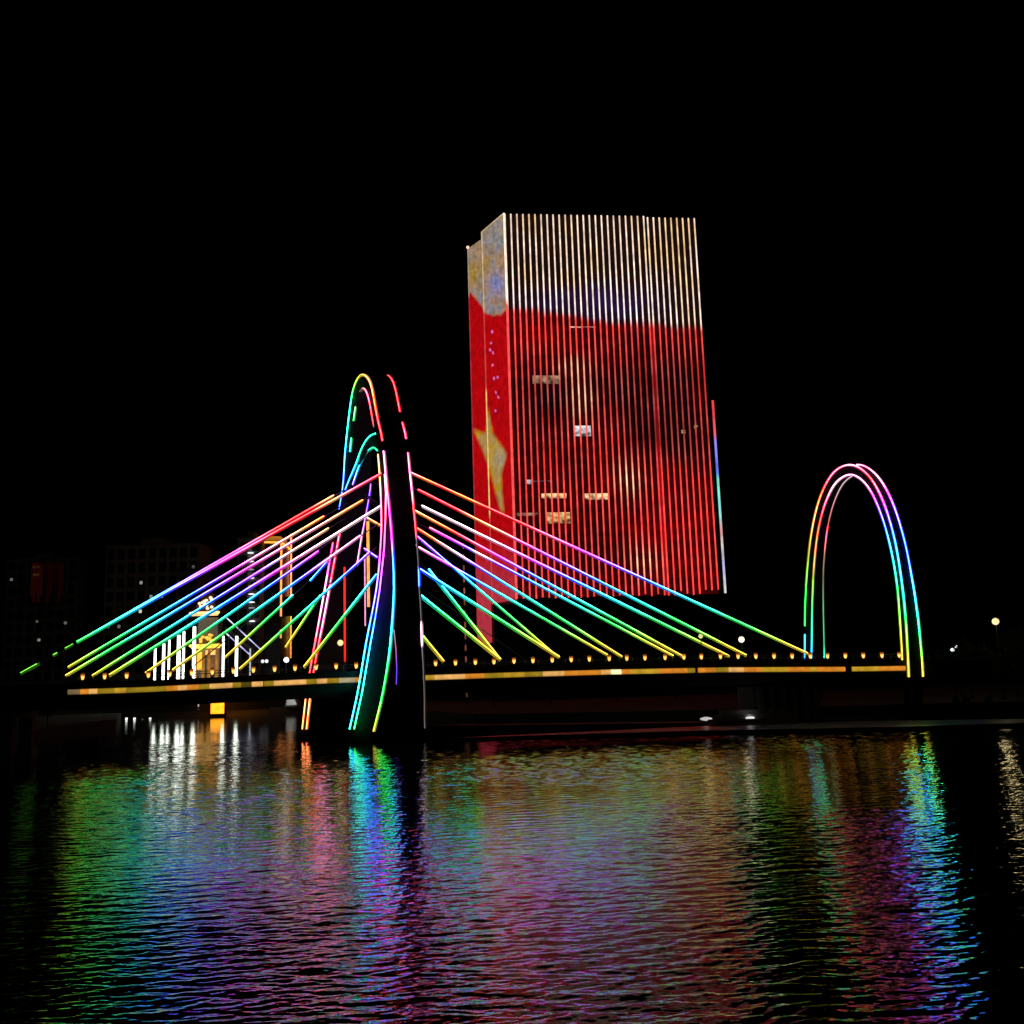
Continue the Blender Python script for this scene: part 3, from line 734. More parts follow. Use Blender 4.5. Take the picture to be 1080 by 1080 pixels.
# edge lights of the side
def vline(p, z0, z1, cols, r, par, name='edge_light', nseg=60, mat=SCREEN):
    b = MB(); b.tube([Vector((p.x, p.y, lerp(z0, z1, j / nseg))) for j in range(nseg + 1)], r, 5, [cols(j / nseg) for j in range(nseg + 1)]); return b.build(name, mat, par)
def gold_red(v):
    y = 245 + v * 390
    if y < 330: return (0.55, 0.42, 0.28)
    if 415 < y < 545: return (0.9, 0.55, 0.16)
    return (0.62, 0.05, 0.05)
pS = sp_(508.0, 244.5, 0.25); vline(pS, pS.z, zb_side, gold_red, 0.26, tower)
vline(Pc + NS * 0.2 + DF * 0.0, Pc.z, zb_side, lambda v: (1.3, 1.0, 0.75) if v < 0.25 else (0.95, 0.10, 0.10), 0.34, tower)
pE = sp_(493.4, 263, -1.0); vline(pE, pE.z, zb_side2, lambda v: (0.40, 0.30, 0.22) if v < 0.12 else (0.36, 0.03, 0.04), 0.2, tower)
b = MB(); b.lathe(pE + Z * 0.3, [(0.3, 0), (0.55, 0.3), (0.55, 0.8), (0.2, 1.1)], 10, [(1.6, 0.9, 0.6)] * 4); b.build('beacon', LED, tower)
a0, a1 = sp_(508.5, 244.3, 0.2), Pc + NS * 0.2
b = MB(); b.tube([a0 + Z * 0.1, a1 + Z * 0.1], 0.16, 5, [(0.5, 0.36, 0.2), (0.8, 0.6, 0.4)]); b.build('edge_light', SCREEN, tower)

# lit rooms showing between the lines: x0,x1,y0,y1,colour
rooms = [(605.5, 623.5, 449, 460, (0.75, 0.78, 0.85)), (561.5, 591, 396, 405, (0.32, 0.20, 0.12)), (571, 597.5, 520.5, 525.5, (1.0, 0.62, 0.28)), (616.5, 642, 520.5, 527, (1.0, 0.66, 0.34)),
         (575.5, 601.5, 540.5, 552, (0.85, 0.52, 0.20)), (600.5, 628, 344.2, 346, (0.9, 0.42, 0.34)), (718.5, 723, 453.5, 457, (0.6, 0.36, 0.16)), (732, 736, 448.5, 452, (0.5, 0.32, 0.16)),
         (555, 562, 506, 510.5, (0.45, 0.42, 0.48)), (545, 567, 541, 544, (0.30, 0.17, 0.12)), (562.5, 582, 507, 508.5, (0.16, 0.08, 0.12))]
for x0, x1, y0, y1, c in rooms:
    xo = (x0 + x1) / 2
    p = fp(x0, y0, -0.38); q = fp(x1, y1, -0.38)
    wdt = (q - p).to_2d().length; hh = p.z - q.z
    fr = MB(); t = 0.12
    cc = Vector(((p.x + q.x) / 2, (p.y + q.y) / 2, (p.z + q.z) / 2))
    fr.box(cc + Z * (hh / 2 + t / 2), DF * wdt / 2, NF * 0.06, Z * t / 2); fr.box(cc - Z * (hh / 2 + t / 2), DF * wdt / 2, NF * 0.06, Z * t / 2)
    wo_ = fr.build('window', FACADE, tower)
    b = MB(); nx, ny = max(4, int(wdt / 0.5)), max(3, int(hh / 0.35)); V, C, F = [], [], []
    for j in range(ny + 1):
        for i in range(nx + 1):
            u, v = i / nx, j / ny
            n = noise.noise(Vector((u * wdt * 0.7 + x0, v * hh * 0.9 + y0, 1.3))); k = max(0.05, 1.0 - 0.75 * v + 1.1 * n)
            V.append(cc + DF * (u - 0.5) * wdt + Z * (0.5 - v) * hh); C.append(tuple(q_ * k for q_ in c))
    for j in range(ny):
        for i in range(nx):
            a = j * (nx + 1) + i; F.append((a, a + 1, a + nx + 2, a + nx + 1))
    b.add(V, F, C); b.build('pane', SCREEN, wo_)
# podium and lower wing
b = MB(); b.prism([(pl + NF * 2 - DF * 8).to_2d(), (pr_ + NF * 2 + DF * 8).to_2d(), (pr_ - NF * 40 + DF * 8).to_2d(), (bl - NS * 8).to_2d(), (pl - DF * 8 - NF * 4).to_2d()], 2.2, zb_front - 2.3)
b.build('podium', FACADE, tower)
b = MB(); a = fp(737.5, 428, -6); z = fp(751.5, 424, -6)
wp = [(a).to_2d(), (z).to_2d(), (z - NF * 20).to_2d(), (a - NF * 20).to_2d()]
zw = a.z; b.prism(wp, 2.2, zw); b.build('side_wing', FACADE, tower)
def wing_cols(v):
    return interp([(0, (1.0, .05, .06)), (0.18, (0.9, .1, .15)), (0.22, (0.3, 0.25, 0.9)), (0.38, (0.12, 0.2, 1.0)), (0.42, (0.2, 0.8, 0.6)), (0.6, (0.3, 0.8, 0.75)), (0.68, (0.9, 0.3, 0.3)), (0.74, (0.7, 0.6, 0.55)), (0.86, (0.45, 0.4, 0.7)), (1, (0.7, 0.68, 0.7))], v)
p = fp(751.6, 422.5, -5.8); vline(p, p.z, zb_front + 0.6, wing_cols, 0.42, tower, 'light_line')
p = fp(744.3, 423, -5.8); vline(p, p.z, zb_front + 1.6, lambda v: (0.42 + 0.3 * v, 0.04, 0.05), 0.3, tower, 'light_line')

# beaded light mast beside the tower
def mast(px, yt, depth_, zbase, col, label, cat, name, r=0.2, bead=False, group=None, rb=None, ylit=None):
    top = at_y(px, yt, depth_); base = Vector((top.x, top.y, zbase))
    o = empty(name, base, label, cat, group)
    b = MB(); b.tube([base, Vector((top.x, top.y, top.z + 0.3))], rb or r * 0.5, 6); b.lathe(base, [(r * 2.2, 0), (r * 2.2, 0.3), (r, 0.6)], 8); b.build('mast', STEEL, o)
    zl = at_y(px, ylit, depth_).z if ylit else zbase + 1.2
    b = MB(); n = 14; hl = top.z - zl
    if bead:
        for i in range(n):
            zc = zl + hl * (i + 0.5) / n; k = random.uniform(0.25, 1)
            b.box(Vector((top.x, top.y - r - 0.02, zc)), Vector((r * 0.8, 0, 0)), Vector((0, r, 0)), Z * hl / n * 0.25, tuple(v * k for v in col))
    else:
        b.tube([Vector((top.x, top.y - r * 0.3, lerp(zl, top.z, i / n))) for i in range(n + 1)], r, 6, [tuple(v * (0.7 + 0.4 * math.sin(2.6 * i / n)) for v in col) for i in range(n + 1)])
    b.build('light_tube', LED, o); return o
mast(488.5, 570, 300, 2.2, (0.30, 0.10, 0.06), 'dim mast dotted with reddish lights beside the red tower', 'mast', 'light_mast', 0.28, True)

# ------------------------------------------------------------------ far bank
FB = 350.0
WHT = (4.2, 4.6, 4.0)
cols_ = [(164, 683, 'shortest white light column, at the outer end of the row on the far bank', 0.35), (173, 679, 'white light column second from the outer end of the row', 0.42), (178.8, 672, 'thin white light column close beside a broader one, third in the row', 0.3),
         (189, 670, 'broad white light column in the middle of the row', 0.55), (194.2, 666, 'slim white light column just beside the broad middle one', 0.36), (205.3, 661, 'tallest white light column, against the golden hall', 0.5),
         (235.8, 671, 'white light column on the far side of the golden hall', 0.36), (249.8, 671, 'bulb-footed white light column standing apart beyond the golden hall', 0.45), (264, 684, 'faint short white light column near the slanting light rails', 0.25)]
for x, yt, lab, r in cols_:
    mast(x, yt, FB, 5.6, WHT if x != 264 else (0.5, 0.55, 0.6), lab, 'light column', 'light_column', r, group='white light columns on the far bank', rb=0.1)
mast(209.5, 739, FB - 7, 2.2, (0.5, 0.45, 0.4), 'thin pale light post at the water under the bridge', 'light post', 'light_post', 0.2)
for x, lab in ((133.5, 'low white quay light near the dark tree bank'), (142, 'low white quay light between two others on the far quay'), (149.3, 'smallest low white quay light above the water'), (158.5, 'low white quay light nearest to the light columns')):
    mast(x, 757 if x != 149.3 else 759, 338.2, -0.4, (2.2, 2.2, 2.0), lab, 'quay light', 'quay_light', 0.34, group='low quay lights', ylit=760.5)

mb = MB()
tl, trr = at_y(112, 740, FB - 3), at_y(352, 740, FB - 3)
mb.prism([(tl.x, tl.y), (trr.x, trr.y), (trr.x + 30, trr.y + 70), (tl.x - 10, tl.y + 70)], 2.0, 5.6)
tag(mb.build('terrace', mat_surf('dark_stone_terrace', (0.05, 0.048, 0.045), (0.09, 0.085, 0.08), 0.2, 0.9, bump=0.2)), kind='structure')
# golden hall with tiered lit roofs
hc = at_y(221.5, 700, FB + 14); hall = empty('golden_hall', Vector((hc.x, hc.y, 2.2)), 'golden-lit tiered hall with glowing eaves behind the bridge', 'hall')
def hz(y): return at_y(221, y, FB + 14).z
m1 = (FB + 14) / FPX
def hb(name, x0, x1, y0, y1, d, mat, col=None, parent=hall, dy=0):
    b = MB(); cx = at_y((x0 + x1) / 2, 690, FB + 14).x
    wv = (x1 - x0) / 2 * m1
    b.abox(cx - wv, cx + wv, hc.y - d + dy, hc.y + d, hz(y1), hz(y0), col); return b.build(name, mat, parent)
hb('hall_body', 209, 235, 684, 757, 4, WALLM); hb('upper_body', 211, 232, 652, 676, 3, WALLM)
def roof(name, x0, x1, ye, yr, d, cg, ce, tilt=0):
    """flared tiled roof, lit from its eave lamps"""
    b = MB(); cx = at_y((x0 + x1) / 2, 690, FB + 14).x; we = (x1 - x0) / 2 * m1; ze, zr = hz(ye), hz(yr)
    prof = [(1.0, 0), (0.97, 0.12), (0.72, 0.35), (0.5, 0.62), (0.36, 1.0), (0.30, 1.02)]
    V, F = [], []
    for f, h in prof:
        for sx, sy in ((-1, -1), (1, -1), (1, 1), (-1, 1)): V.append((cx + sx * we * f, hc.y + sy * d * f, lerp(ze, zr, h)))
    for i in range(len(prof) - 1):
        for j in range(4): F.append((i * 4 + j, i * 4 + (j + 1) % 4, i * 4 + 4 + (j + 1) % 4, i * 4 + 4 + j))
    F += [(3, 2, 1, 0), tuple(len(prof) * 4 - 4 + j for j in range(4))]
    b.add(V, F); o = b.build(name, ROOFT, hall)
    e = MB(); nb = int((x1 - x0) / 2.4)
    for i in range(nb + 1):
        u = i / nb * 2 - 1; k = 0.5 + 0.6 * random.random()
        e.lathe((cx + u * we, hc.y - d - 0.25, ze - 0.5), [(0.1, -0.5), (0.62, -0.25), (0.62, 0.3), (0.1, 0.5)], 8, [tuple(v * k for v in ce)] * 4)
    e.build('eave_lights', LED, o)
    b = MB(); b.abox(cx - we * 0.98, cx + we * 0.98, hc.y - d - 0.05, hc.y - d + 0.3, ze - 1.5, ze - 0.02, tuple(v * 0.7 for v in ce)); b.build('eave_band', SCREEN, o)
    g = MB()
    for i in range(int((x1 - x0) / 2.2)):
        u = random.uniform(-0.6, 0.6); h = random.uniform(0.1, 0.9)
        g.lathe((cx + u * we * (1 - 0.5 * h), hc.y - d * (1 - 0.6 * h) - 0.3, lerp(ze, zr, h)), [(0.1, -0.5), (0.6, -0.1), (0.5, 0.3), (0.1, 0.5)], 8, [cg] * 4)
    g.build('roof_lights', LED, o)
roof('lower_roof', 207, 237, 680, 669, 6, (1.3, 0.75, 0.09), (2.2, 1.35, 0.15))
roof('upper_roof', 206, 234, 646, 626, 5.5, (2.2, 1.35, 0.8), (2.0, 1.15, 0.4))
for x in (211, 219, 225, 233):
    b = MB(); xx = at_y(x, 690, FB + 14).x; b.tube([(xx, hc.y - 5, 5.61), (xx, hc.y - 5, hz(684))], 0.5, 8, [(0.55, 0.24, 0.03), (0.35, 0.13, 0.03)]); b.build('column', LED, hall)  # warm light falling on the columns is put into their emission
for x0, x1, y0, y1, c in ((212, 218, 688, 706, (1.7, 0.72, 0.07)), (220.5, 231, 686, 691, (1.4, 0.7, 0.2)), (225, 232, 694, 707, (0.22, 0.10, 0.03))):
    hb('window', x0, x1, y0, y1, 4.3, LED, c)
gate = at_y(229.5, 752, FB - 13); gt = empty('water_gate', Vector((gate.x, gate.y, 0.3)), 'orange-lit doorway at the water line under the bridge', 'gate')
m2 = (FB - 13) / FPX
b = MB(); b.abox(gate.x - 7.2 * m2, gate.x + 7.2 * m2, gate.y, gate.y + 1, 1.1, at_y(229, 739.5, FB - 13).z, (2.4, 0.78, 0.03)); b.build('lit_opening', LED, gt)
b = MB(); zt = at_y(229, 739, FB - 13).z
b.abox(gate.x - 8.5 * m2, gate.x - 7.22 * m2, gate.y - 0.5, gate.y + 1, 0.0, zt); b.abox(gate.x + 7.22 * m2, gate.x + 8.5 * m2, gate.y - 0.5, gate.y + 1, 0.0, zt); b.build('jamb', WALLM, gt)
b = MB(); b.abox(gate.x - 8.8 * m2, gate.x + 8.8 * m2, gate.y - 0.6, gate.y + 1, zt + 0.01, zt + 0.8, (0.9, 0.45, 0.14)); b.build('canopy', LED, gt)
b = MB(); b.abox(gate.x - 8.5 * m2, gate.x + 8.5 * m2, gate.y - 0.8, gate.y + 1, -0.5, 1.09); b.build('sill', STONE, gt)
# small lit dome
dc = at_y(309, 750, FB - 5); dm = empty('dome_kiosk', Vector((dc.x, dc.y, 2.2)), 'small grey dome with a white-lit front under the bridge deck', 'kiosk')
md = (FB - 5) / FPX
b = MB(); zt = at_y(309, 734, FB - 5).z - 2.2
b.lathe(Vector((dc.x, dc.y, 2.2)), [(8.5 * md * math.cos(t), zt * math.sin(t)) for t in [i * math.pi / 2 / 8 * 0.98 for i in range(9)]], 20); b.build('dome', STONE, dm, True)
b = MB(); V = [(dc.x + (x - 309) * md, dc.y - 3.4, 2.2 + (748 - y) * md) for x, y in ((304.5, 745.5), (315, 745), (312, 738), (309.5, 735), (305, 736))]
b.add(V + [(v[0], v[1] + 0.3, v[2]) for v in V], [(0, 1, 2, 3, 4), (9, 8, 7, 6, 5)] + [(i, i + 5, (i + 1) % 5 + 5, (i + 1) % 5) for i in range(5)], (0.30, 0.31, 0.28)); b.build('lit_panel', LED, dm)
b = MB(); b.abox(dc.x - 4.5 * md, dc.x + 2 * md, dc.y - 3.9, dc.y - 3.41, 2.2 + 12.2 * md, 2.2 + 13.6 * md, (0.7, 0.55, 0.35)); b.build('sign_light', LED, dm)

# tower outlined in orange light
def P3(x, y, d): return at_y(x, y, d)
ob = P3(292, 700, 470); ot = empty('outlined_tower', Vector((ob.x, ob.y, 2.2)), 'slender dark tower with its edges drawn in orange light', 'tower')
A = P3(297, 572, 455); Bk = P3(306.5, 562.5, 478); Lf = P3(277, 572, 455)
Bl = Lf + (Bk - A)
b = MB(); b.prism([(Lf + Vector((0.4, 0.4, 0))).to_2d(), (A + Vector((-0.4, 0.4, 0))).to_2d(), (Bk + Vector((-0.4, -0.4, 0))).to_2d(), (Bl + Vector((0.4, -0.4, 0))).to_2d()], 2.2, A.z - 0.5); b.build('tower_body', FACADE, ot)
ORG = (2.6, 0.75, 0.10); RSE = (2.4, 0.62, 0.22)
b = MB()
for p, q in ((Lf, A), (A, Vector((Bk.x, Bk.y, A.z))), (Vector((Bk.x, Bk.y, A.z)), Vector((Bl.x, Bl.y, A.z))), (Vector((Bl.x, Bl.y, A.z)), Lf)): b.tube([p, q], 0.36, 5, [ORG, ORG])
b.build('roof_light', LED, ot)
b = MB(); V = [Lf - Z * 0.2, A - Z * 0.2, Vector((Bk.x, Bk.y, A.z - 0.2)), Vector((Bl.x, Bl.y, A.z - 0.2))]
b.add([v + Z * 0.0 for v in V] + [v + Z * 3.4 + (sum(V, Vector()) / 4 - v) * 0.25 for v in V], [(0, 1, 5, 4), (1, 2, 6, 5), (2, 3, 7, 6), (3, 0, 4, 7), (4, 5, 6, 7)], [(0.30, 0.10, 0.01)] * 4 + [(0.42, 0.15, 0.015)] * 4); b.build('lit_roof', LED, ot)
def oedge(p, y0, y1, d, c0, c1, x):
    z0, z1 = P3(x, y0, d).z, P3(x, y1, d).z
    b = MB(); b.tube([Vector((p.x, p.y, lerp(z0, z1, i / 8))) for i in range(9)], 0.42, 5, [mix(c0, c1, i / 8) for i in range(9)]); b.build('edge_light', LED, ot)
oedge(A + Vector((0, -0.3, 0)), 573, 650, 455, ORG, RSE, 297); oedge(A + Vector((0, -0.3, 0)), 664, 673, 455, (1, .5, .1), (0.9, .5, .12), 299)
Bf = Vector((Bk.x, Bk.y, A.z)) + Vector((0.3, 0, 0))
oedge(Bf, 563, 629, 478, RSE, RSE, 306.5); oedge(Bf, 650, 694, 478, (1.2, .7, .1), (1.1, .3, .04), 308)

# slab with an outlined corner seen inside the pylon
oc = P3(388, 550, 440); o2 = empty('corner_lit_block', Vector((oc.x, oc.y, 2.2)), 'dark block with orange-lit corners glimpsed through the pylon legs', 'building')
b = MB(); b.abox(oc.x + 0.5, oc.x + 12, oc.y + 0.5, oc.y + 14, 2.2, oc.z); b.build('block_body', FACADE, o2)
b = MB(); z1 = P3(388, 640, 440).z
b.tube([Vector((oc.x, oc.y, lerp(oc.z, z1, i / 8))) for i in range(9)], 0.62, 5, [mix((1.5, 0.6, 0.08), (1.4, 0.45, 0.2), i / 8) for i in range(9)]); b.build('edge_light', LED, o2)
b = MB(); p2 = P3(384.6, 585, 440); z1 = P3(385, 660, 440).z
b.tube([Vector((p2.x, oc.y + 0.3, lerp(p2.z, z1, i / 8))) for i in range(9)], 0.3, 5, [(1.1, 0.45, 0.8)] * 9); b.build('edge_light', LED, o2)
# red pole
mast(363.4, 598, bp(363, 690, 9.6).y, bpos(sof(bp(363, 700, 9.6)), 9.6, 0.762).z, (1.6, 0.03, 0.03), 'tall red-lit pole rising behind the deck beside the pylon', 'pole', 'red_light_pole', 0.15, ylit=698)

# slanting white light rails: a lit stair
a0, a1 = P3(239, 651.5, 430), P3(276, 686, 424)
sr = empty('lit_staircase', Vector((a0.x, a0.y, 2.2)), 'pair of violet-white light rails slanting down like a staircase', 'staircase')
for (x0, y0, x1, y1) in ((239, 651.5, 276, 686), (237.5, 667, 263, 690)):
    b = MB(); d0 = 430 if y0 < 660 else 424
    p, q = P3(x0, y0, d0), P3(x1, y1, d0); b.tube([p.lerp(q, i / 10) for i in range(11)], 0.26, 5, [mix((0.35, 0.32, 0.65), (1.0, 0.95, 1.4), 0.5 + 0.5 * math.sin(i * 1.3)) for i in range(11)]); b.build('light_rail', LED, sr)
b = MB(); p, q = P3(238, 662, 427), P3(270, 690, 427); d = (q - p) * 0.5
b.box((p + q) / 2, d, Vector((0, 2.6, 0)), Vector((-d.z, 0, d.x)).normalized() * 0.25)
for t in (0.1, 0.5, 0.9):
    c = p.lerp(q, t); b.tube([(c.x, c.y, 2.2), (c.x, c.y, c.z)], 0.3, 6)
b.build('stair_flight', CONC, sr)

# ------------------------------------------------------------------ apartment blocks
def block(x0, x1, yt, d, depth_, floors, bays, label, lit, name='apartment_block', tint=None):
    a, z = P3(x0, yt, d), P3(x1, yt, d); o = empty(name, Vector(((a.x + z.x) / 2, d, 2.2)), label, 'apartment block')
    zt = a.z; b = MB(); b.abox(a.x, z.x, d, d + depth_, 2.2, zt); b.build('wall', WALLM, o)
    b = MB(); b.abox(a.x - 0.4, z.x + 0.4, d - 0.4, d + depth_ + 0.4, zt + 0.003, zt + 1.0); b.abox(lerp(a.x, z.x, 0.35), lerp(a.x, z.x, 0.6), d + 3, d + depth_ * 0.7, zt + 1.003, zt + 4.2); b.build('roof', CONC, o)
    fh = (zt - 3.0) / floors; bw = (z.x - a.x) / bays; pr = None
    for f in range(floors):
        for i in range(bays):
            cx, cz = a.x + bw * (i + 0.5), 3.2 + fh * (f + 0.5)
            c = lit.get((i, floors - 1 - f))
            if c:
                fr = MB(); fr.abox(cx - bw * 0.3, cx + bw * 0.3, d - 0.15, d - 0.01, cz - fh * 0.32, cz + fh * 0.3); wo_ = fr.build('window', GLASSD, o)
                pn = MB(); pn.abox(cx - bw * 0.15, cx + bw * 0.13, d - 0.2, d - 0.152, cz - fh * 0.16, cz + fh * 0.06, c); pn.build('pane', LED, wo_)
            elif pr is None:
                fr = MB(); fr.abox(cx - bw * 0.33, cx + bw * 0.33, d - 0.15, d - 0.01, cz - fh * 0.36, cz + fh * 0.34); pr = fr.build('window', GLASSD, o); pc = Vector((cx, 0, cz))
            else:
                w_ = pr.copy(); COL.objects.link(w_); w_.parent = o; w_.location = pr.location + Vector((cx, 0, cz)) - pc
    # concrete slab edges
    for f in range(floors + 1):
        b = MB(); b.abox(a.x - 0.1, z.x + 0.1, d - 0.5, d - 0.005, 3.0 + fh * f - 0.12, 3.0 + fh * f + 0.12)
        b.build('floor_slab', CONC, o)
    if tint:
        for tx0, tx1, ty0, ty1, c in tint:
            p, q = P3(tx0, ty0, d), P3(tx1, ty1, d); b = MB(); b.abox(p.x, q.x, d - 0.7, d - 0.52, q.z, p.z, c); b.build('red_glow_panel', SCREEN, o)  # added glowing panels, give the facade its dim red light
    return o
block(8, 82, 592, 520, 18, 12, 7, 'dim reddish apartment block, farthest to the left on the dark bank', {(3, 6): (0.22, 0.2, 0.18), (0, 1): (0.12, 0.12, 0.12)},
      tint=[(35.5, 42, 597, 599.5, (0.045, 0.018, 0.007)), (35.5, 42, 605, 607.5, (0.035, 0.015, 0.005))] + [(x, x + 0.8, 593 + (x % 3), 640 - (x % 5) * 3, (0.010, 0.0008, 0.0008)) for x in (34, 36.5, 39, 41.5, 44)] + [(x, x + 0.9, 594, 606 + (x % 4) * 10, (0.006, 0.0004, 0.0004)) for x in (48, 51, 54, 57, 60, 63, 66)])
block(112, 210, 578, 480, 20, 11, 9, 'wide dark apartment block with a few lit windows, behind the left stays', {(3, 2): (0.22, 0.22, 0.2), (3, 4): (0.62, 0.6, 0.4), (4, 3): (0.2, 0.24, 0.24), (5, 3): (0.22, 0.17, 0.15), (1, 5): (0.12, 0.12, 0.11), (0, 5): (0.05, 0.05, 0.05), (8, 1): (0.06, 0.06, 0.06)})
o = block(251, 276, 570, 450, 14, 12, 2, 'narrow dark apartment tower with one stack of white balcony lights', {}, 'apartment_tower')
for i, y in enumerate((583, 592, 600.5, 609.5, 618, 626.5, 635, 641, 655)):
    p = P3(264.3 + (y - 583) * 0.02, y, 448.4); b = MB(); k = 1.1 if i not in (2, 4, 7) else 0.3
    b.lathe(p, [(0.3, -0.35), (1.35, -0.2), (1.35, 0.1), (0.4, 0.3)], 12, [(k, k, k * 1.05)] * 4); b.build('balcony_light', LED, o)
    b = MB(); b.abox(p.x - 1.8, p.x + 1.8, 448.2, 449.8, p.z - 1.5, p.z - 1.3); b.build('balcony', CONC, o)

# ------------------------------------------------------------------ globe and street lamps
def globe_lamp(px, py, d, zbase, r, c, label, energy=0, group='globe lamps near the bridge', arm=False):
    p = P3(px, py, d); base = Vector((p.x, p.y, zbase)); o = empty('street_lamp', base, label, 'street lamp', group)
    b = MB(); b.tube([base, base + Z * ((p.z - zbase) * 0.5), Vector((p.x, p.y, p.z - r * 0.9))], [0.14, 0.1, 0.07], 8); b.lathe(base, [(0.3, 0), (0.3, 0.25), (0.16, 0.6)], 10); b.build('lamp_post', DARK, o)
    b = MB(); b.lathe(p, [(r * max(0.08, math.sin(t)), -r * math.cos(t)) for t in [math.pi * i / 8 for i in range(9)]], 14, [c] * 9); b.build('lamp_globe', LED, o, True)
    b = MB(); b.lathe(p + Z * (r * 0.98), [(r * 0.5, 0), (r * 0.35, 0.1), (0.04, 0.22)], 10); b.build('lamp_cap', DARK, o)
    if energy:
        l = bpy.data.lights.new('lamp_light', 'POINT'); l.energy = energy; l.color = tuple(min(1, v / max(c)) for v in c); l.shadow_soft_size = r; l.specular_factor = 0.0
        lo = bpy.data.objects.new('lamp_light', l); COL.objects.link(lo); lo.parent = o; lo.location = p - base + Vector((0, -r - 0.15, 0))
    return o
def deckz(px, k): return bz(sof(bp(px, 700, k))) + 0.76
def on_deck(px, k): return bp(px, 690, k).y
globe_lamp(782, 674.5, on_deck(782, 9.8), deckz(782, 9.8), 0.5, (1.3, 1.2, 0.9), 'white globe lamp on the deck between the two longest right stays', 60)
globe_lamp(739, 671, on_deck(739, 9.8), deckz(739, 9.8), 0.36, (0.8, 0.75, 0.25), 'smaller yellowish globe lamp touching a green stay', 30)
globe_lamp(359, 678, on_deck(359, 9.8), deckz(359, 9.8), 0.46, (1.3, 0.95, 0.4), 'warm globe lamp between the red pole and the pylon', 40)
globe_lamp(302, 696, on_deck(302, 9.8), deckz(302, 9.8), 0.42, (1.8, 1.9, 1.9), 'white globe lamp low over the deck beside an orange light edge', 30)
globe_lamp(277, 697.5, 410, 2.2, 0.7, (0.9, 0.95, 1.0), 'tiny pale lamp, one of a close pair behind the deck', 0)
globe_lamp(281.2, 697.3, 410, 2.2, 0.7, (1.1, 1.15, 1.2), 'tiny brighter lamp next to a paler one behind the deck', 0)
globe_lamp(334, 702, on_deck(334, 9.8), deckz(334, 9.8), 0.25, (1.2, 1.2, 1.0), 'tiny white lamp at the foot of the red pylon leg', 0)
globe_lamp(1050, 655.5, 178, 2.2, 0.6, (1.1, 0.88, 0.42), 'bright yellowish street lamp standing alone on the right bank', 160, 'street lamps on the right bank')
globe_lamp(1004.5, 685.5, 200, 2.2, 0.36, (1.3, 1.4, 1.45), 'larger of two small white lamps beyond the end arch', 60, 'street lamps on the right bank')
globe_lamp(1008.6, 682, 214, 2.2, 0.28, (1.1, 1.2, 1.25), 'smaller white lamp just behind a larger one beyond the end arch', 40, 'street lamps on the right bank')
globe_lamp(69, 657, 330, 2.2, 0.5, (0.13, 0.12, 0.10), 'faint grey globe lamp among the trees on the dark left bank', 0, 'lamps on the left bank')
globe_lamp(39, 655.5, 330, 2.2, 0.4, (0.09, 0.085, 0.08), 'barely glowing lamp below the reddish apartment block', 0, 'lamps on the left bank')

def quay_flood(px, py, d, zb, k, label, energy=6):
    p = P3(px, py, d); o = empty('quay_floodlight', Vector((p.x, p.y, zb)), label, 'floodlight', 'floodlights along the low quay')
    b = MB(); b.abox(p.x - 0.9, p.x + 0.9, p.y, p.y + 0.5, zb, zb + 0.55); b.build('housing', DARK, o)
    b = MB(); b.lathe((p.x, p.y - 0.1, zb + 0.62), [(0.2, -0.3), (0.95, -0.12), (0.95, 0.12), (0.2, 0.3)], 12, [(k, k, k * 0.95)] * 4); b.build('lens', LED, o)
    l = bpy.data.lights.new('lamp_light', 'POINT'); l.energy = energy; l.shadow_soft_size = 0.4; l.specular_factor = 0.0
    lo = bpy.data.objects.new('lamp_light', l); COL.objects.link(lo); lo.parent = o; lo.location = (0, -0.8, 1.2)
quay_flood(745, 765, 166, 0.45, 0.5, 'pale floodlight low on the quay under the bridge, left of the brighter one')
quay_flood(790, 766, 157.2, 0.75, 0.8, 'bright white floodlight low on the quay beside the abutment')

# pale stones on the right bank
for px, h, wd, lab in ((1008, 1.2, 0.75, 'upright pale stone block, outermost of three on the right bank towards the arch'), (1018.5, 1.2, 0.8, 'middle pale stone block of three on the right bank'), (1040, 1.3, 0.9, 'leaning pale stone block standing apart on the right bank')):
    p = P3(px, 738, 170); b = MB(); V = []
    for zz, f in ((0, 1.0), (0.5, 0.92), (1.0, 0.6)):
        for k in range(8):
            t = k * math.pi / 4; rr = wd * f * random.uniform(0.75, 1.1)
            V.append((p.x + rr * math.cos(t) + (0.5 * zz if px > 1030 else 0), p.y + rr * 0.7 * math.sin(t), 2.2 + h * zz * random.uniform(0.9, 1.05)))
    F = [(i * 8 + k, i * 8 + (k + 1) % 8, i * 8 + 8 + (k + 1) % 8, i * 8 + 8 + k) for i in range(2) for k in range(8)] + [tuple(range(16, 24))]
    b.add(V, F); tag(b.build('stone_block', STONE), lab, 'stone', 'pale stones on the right bank')

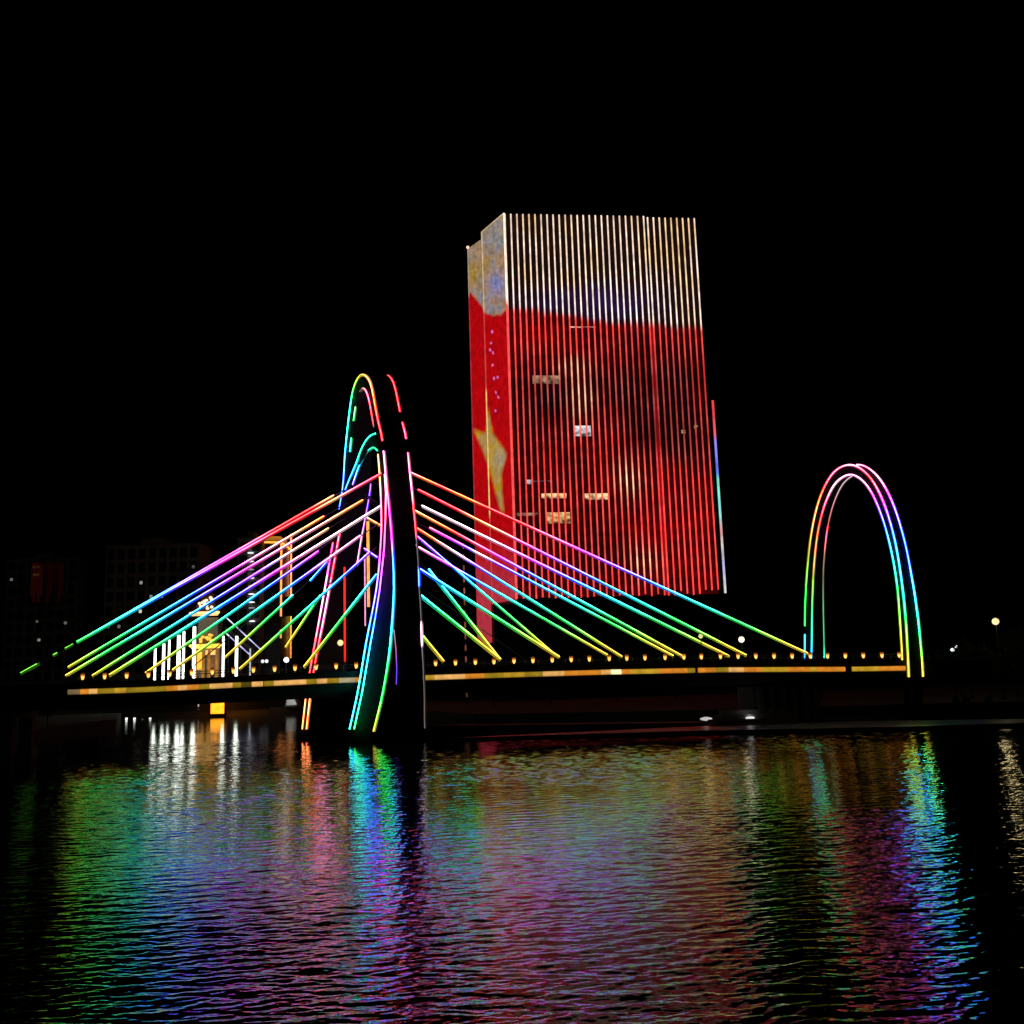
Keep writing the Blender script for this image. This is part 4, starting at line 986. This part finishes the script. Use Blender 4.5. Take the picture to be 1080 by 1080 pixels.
# ------------------------------------------------------------------ trees
def make_tree(seed, h, rad, n):
    rnd = random.Random(seed); tr = MB(); lf = MB()
    tr.tube([(0, 0, -0.2), (0.1, 0.05, h * 0.25), (0.0, 0.1, h * 0.55), (0.15, 0, h * 0.8)], [h * 0.028, h * 0.02, h * 0.013, h * 0.005], 8)
    tips = []
    for i in range(13):
        a = rnd.uniform(0, 6.28); z0 = h * rnd.uniform(0.28, 0.7); L_ = rad * rnd.uniform(0.5, 0.95)
        e = Vector((math.cos(a) * L_, math.sin(a) * L_, z0 + h * rnd.uniform(0.08, 0.25))); tips.append(e)
        tr.tube([(0, 0, z0), (e.x * 0.5, e.y * 0.5, (z0 + e.z) * 0.5 + 0.1), e], [h * 0.010, h * 0.006, h * 0.002], 5)
    tips += [Vector((rnd.uniform(-.3, .3) * rad, rnd.uniform(-.3, .3) * rad, h * rnd.uniform(0.75, 0.92))) for _ in range(6)]
    for i in range(n):
        c = rnd.choice(tips); R_ = rad * rnd.uniform(0.1, 0.42)
        d = Vector((rnd.gauss(0, 1), rnd.gauss(0, 1), rnd.gauss(0, 0.75))).normalized() * R_
        p = c + d; s = rnd.uniform(0.16, 0.34)
        a = Vector((rnd.gauss(0, 1), rnd.gauss(0, 1), rnd.gauss(0, 1))).normalized(); b_ = a.cross(Vector((rnd.gauss(0, 1), rnd.gauss(0, 1), rnd.gauss(0, 1)))).normalized()
        lf.add([p - a * s, p - b_ * s * 0.5, p + a * s, p + b_ * s * 0.5], [(0, 1, 2, 3)])
    return tr, lf
protoT = {}
def tree(px, d, zb, kind, sc, label, group):
    p = P3(px, 720, d); loc = Vector((p.x, p.y, zb))
    if kind not in protoT:
        o = empty('tree', Vector((0, 0, 0))); t, l = make_tree(kind * 11 + 3, 8.0, 3.1, 2600); t.build('trunk', BARK, o); l.build('crown', LEAF, o); protoT[kind] = o
    else:
        src = protoT[kind]; o = src.copy(); COL.objects.link(o)
        for ch in src.children:
            c = ch.copy(); COL.objects.link(c); c.parent = o
    o.location = loc; o.scale = (sc, sc, sc * random.uniform(0.92, 1.12)); o.rotation_euler.z = random.uniform(0, 6.28)
    tag(o, label, 'tree', group)
GL, GR = 'dark trees on the left bank', 'dark trees on the right bank'
tree(52, 190, 2.2, 0, 0.86, 'dark round tree at the left end of the stays, breaking their lights', GL)
tree(12, 196, 2.2, 1, 1.0, 'dark tree beside the picture edge on the left bank', GL)
tree(-22, 192, 2.2, 0, 1.2, 'broad dark tree mostly cut off on the left bank', GL)
tree(1024, 186, 2.2, 1, 1.25, 'tall dark tree between the twin white lamps and the yellow lamp', GR)
tree(1072, 192, 2.2, 0, 1.35, 'dark tree lit from the front by the yellow street lamp', GR)
tree(990, 215, 2.2, 1, 1.1, 'dark tree just beyond the foot of the end arch', GR)
tree(1105, 200, 2.2, 0, 1.2, 'dark tree beyond the yellow lamp at the edge of the bank', GR)
GM = 'dark trees in front of the tower podium'
for i, (x, sc, lab) in enumerate(((520, 1.3, 'dark tree under the gold star side of the tower'), (580, 1.2, 'dark tree below the lit rooms of the tower'), (650, 1.35, 'dark tree before the middle of the tower podium'), (712, 1.2, 'dark tree below the seam between the two tower bays'), (780, 1.3, 'dark tree beyond the tower wing, behind the white globe lamp'), (830, 1.1, 'dark tree behind the end of the longest stay'))):
    tree(x, 265 + 7 * (i % 3), 2.2, i % 2, sc, lab, GM)
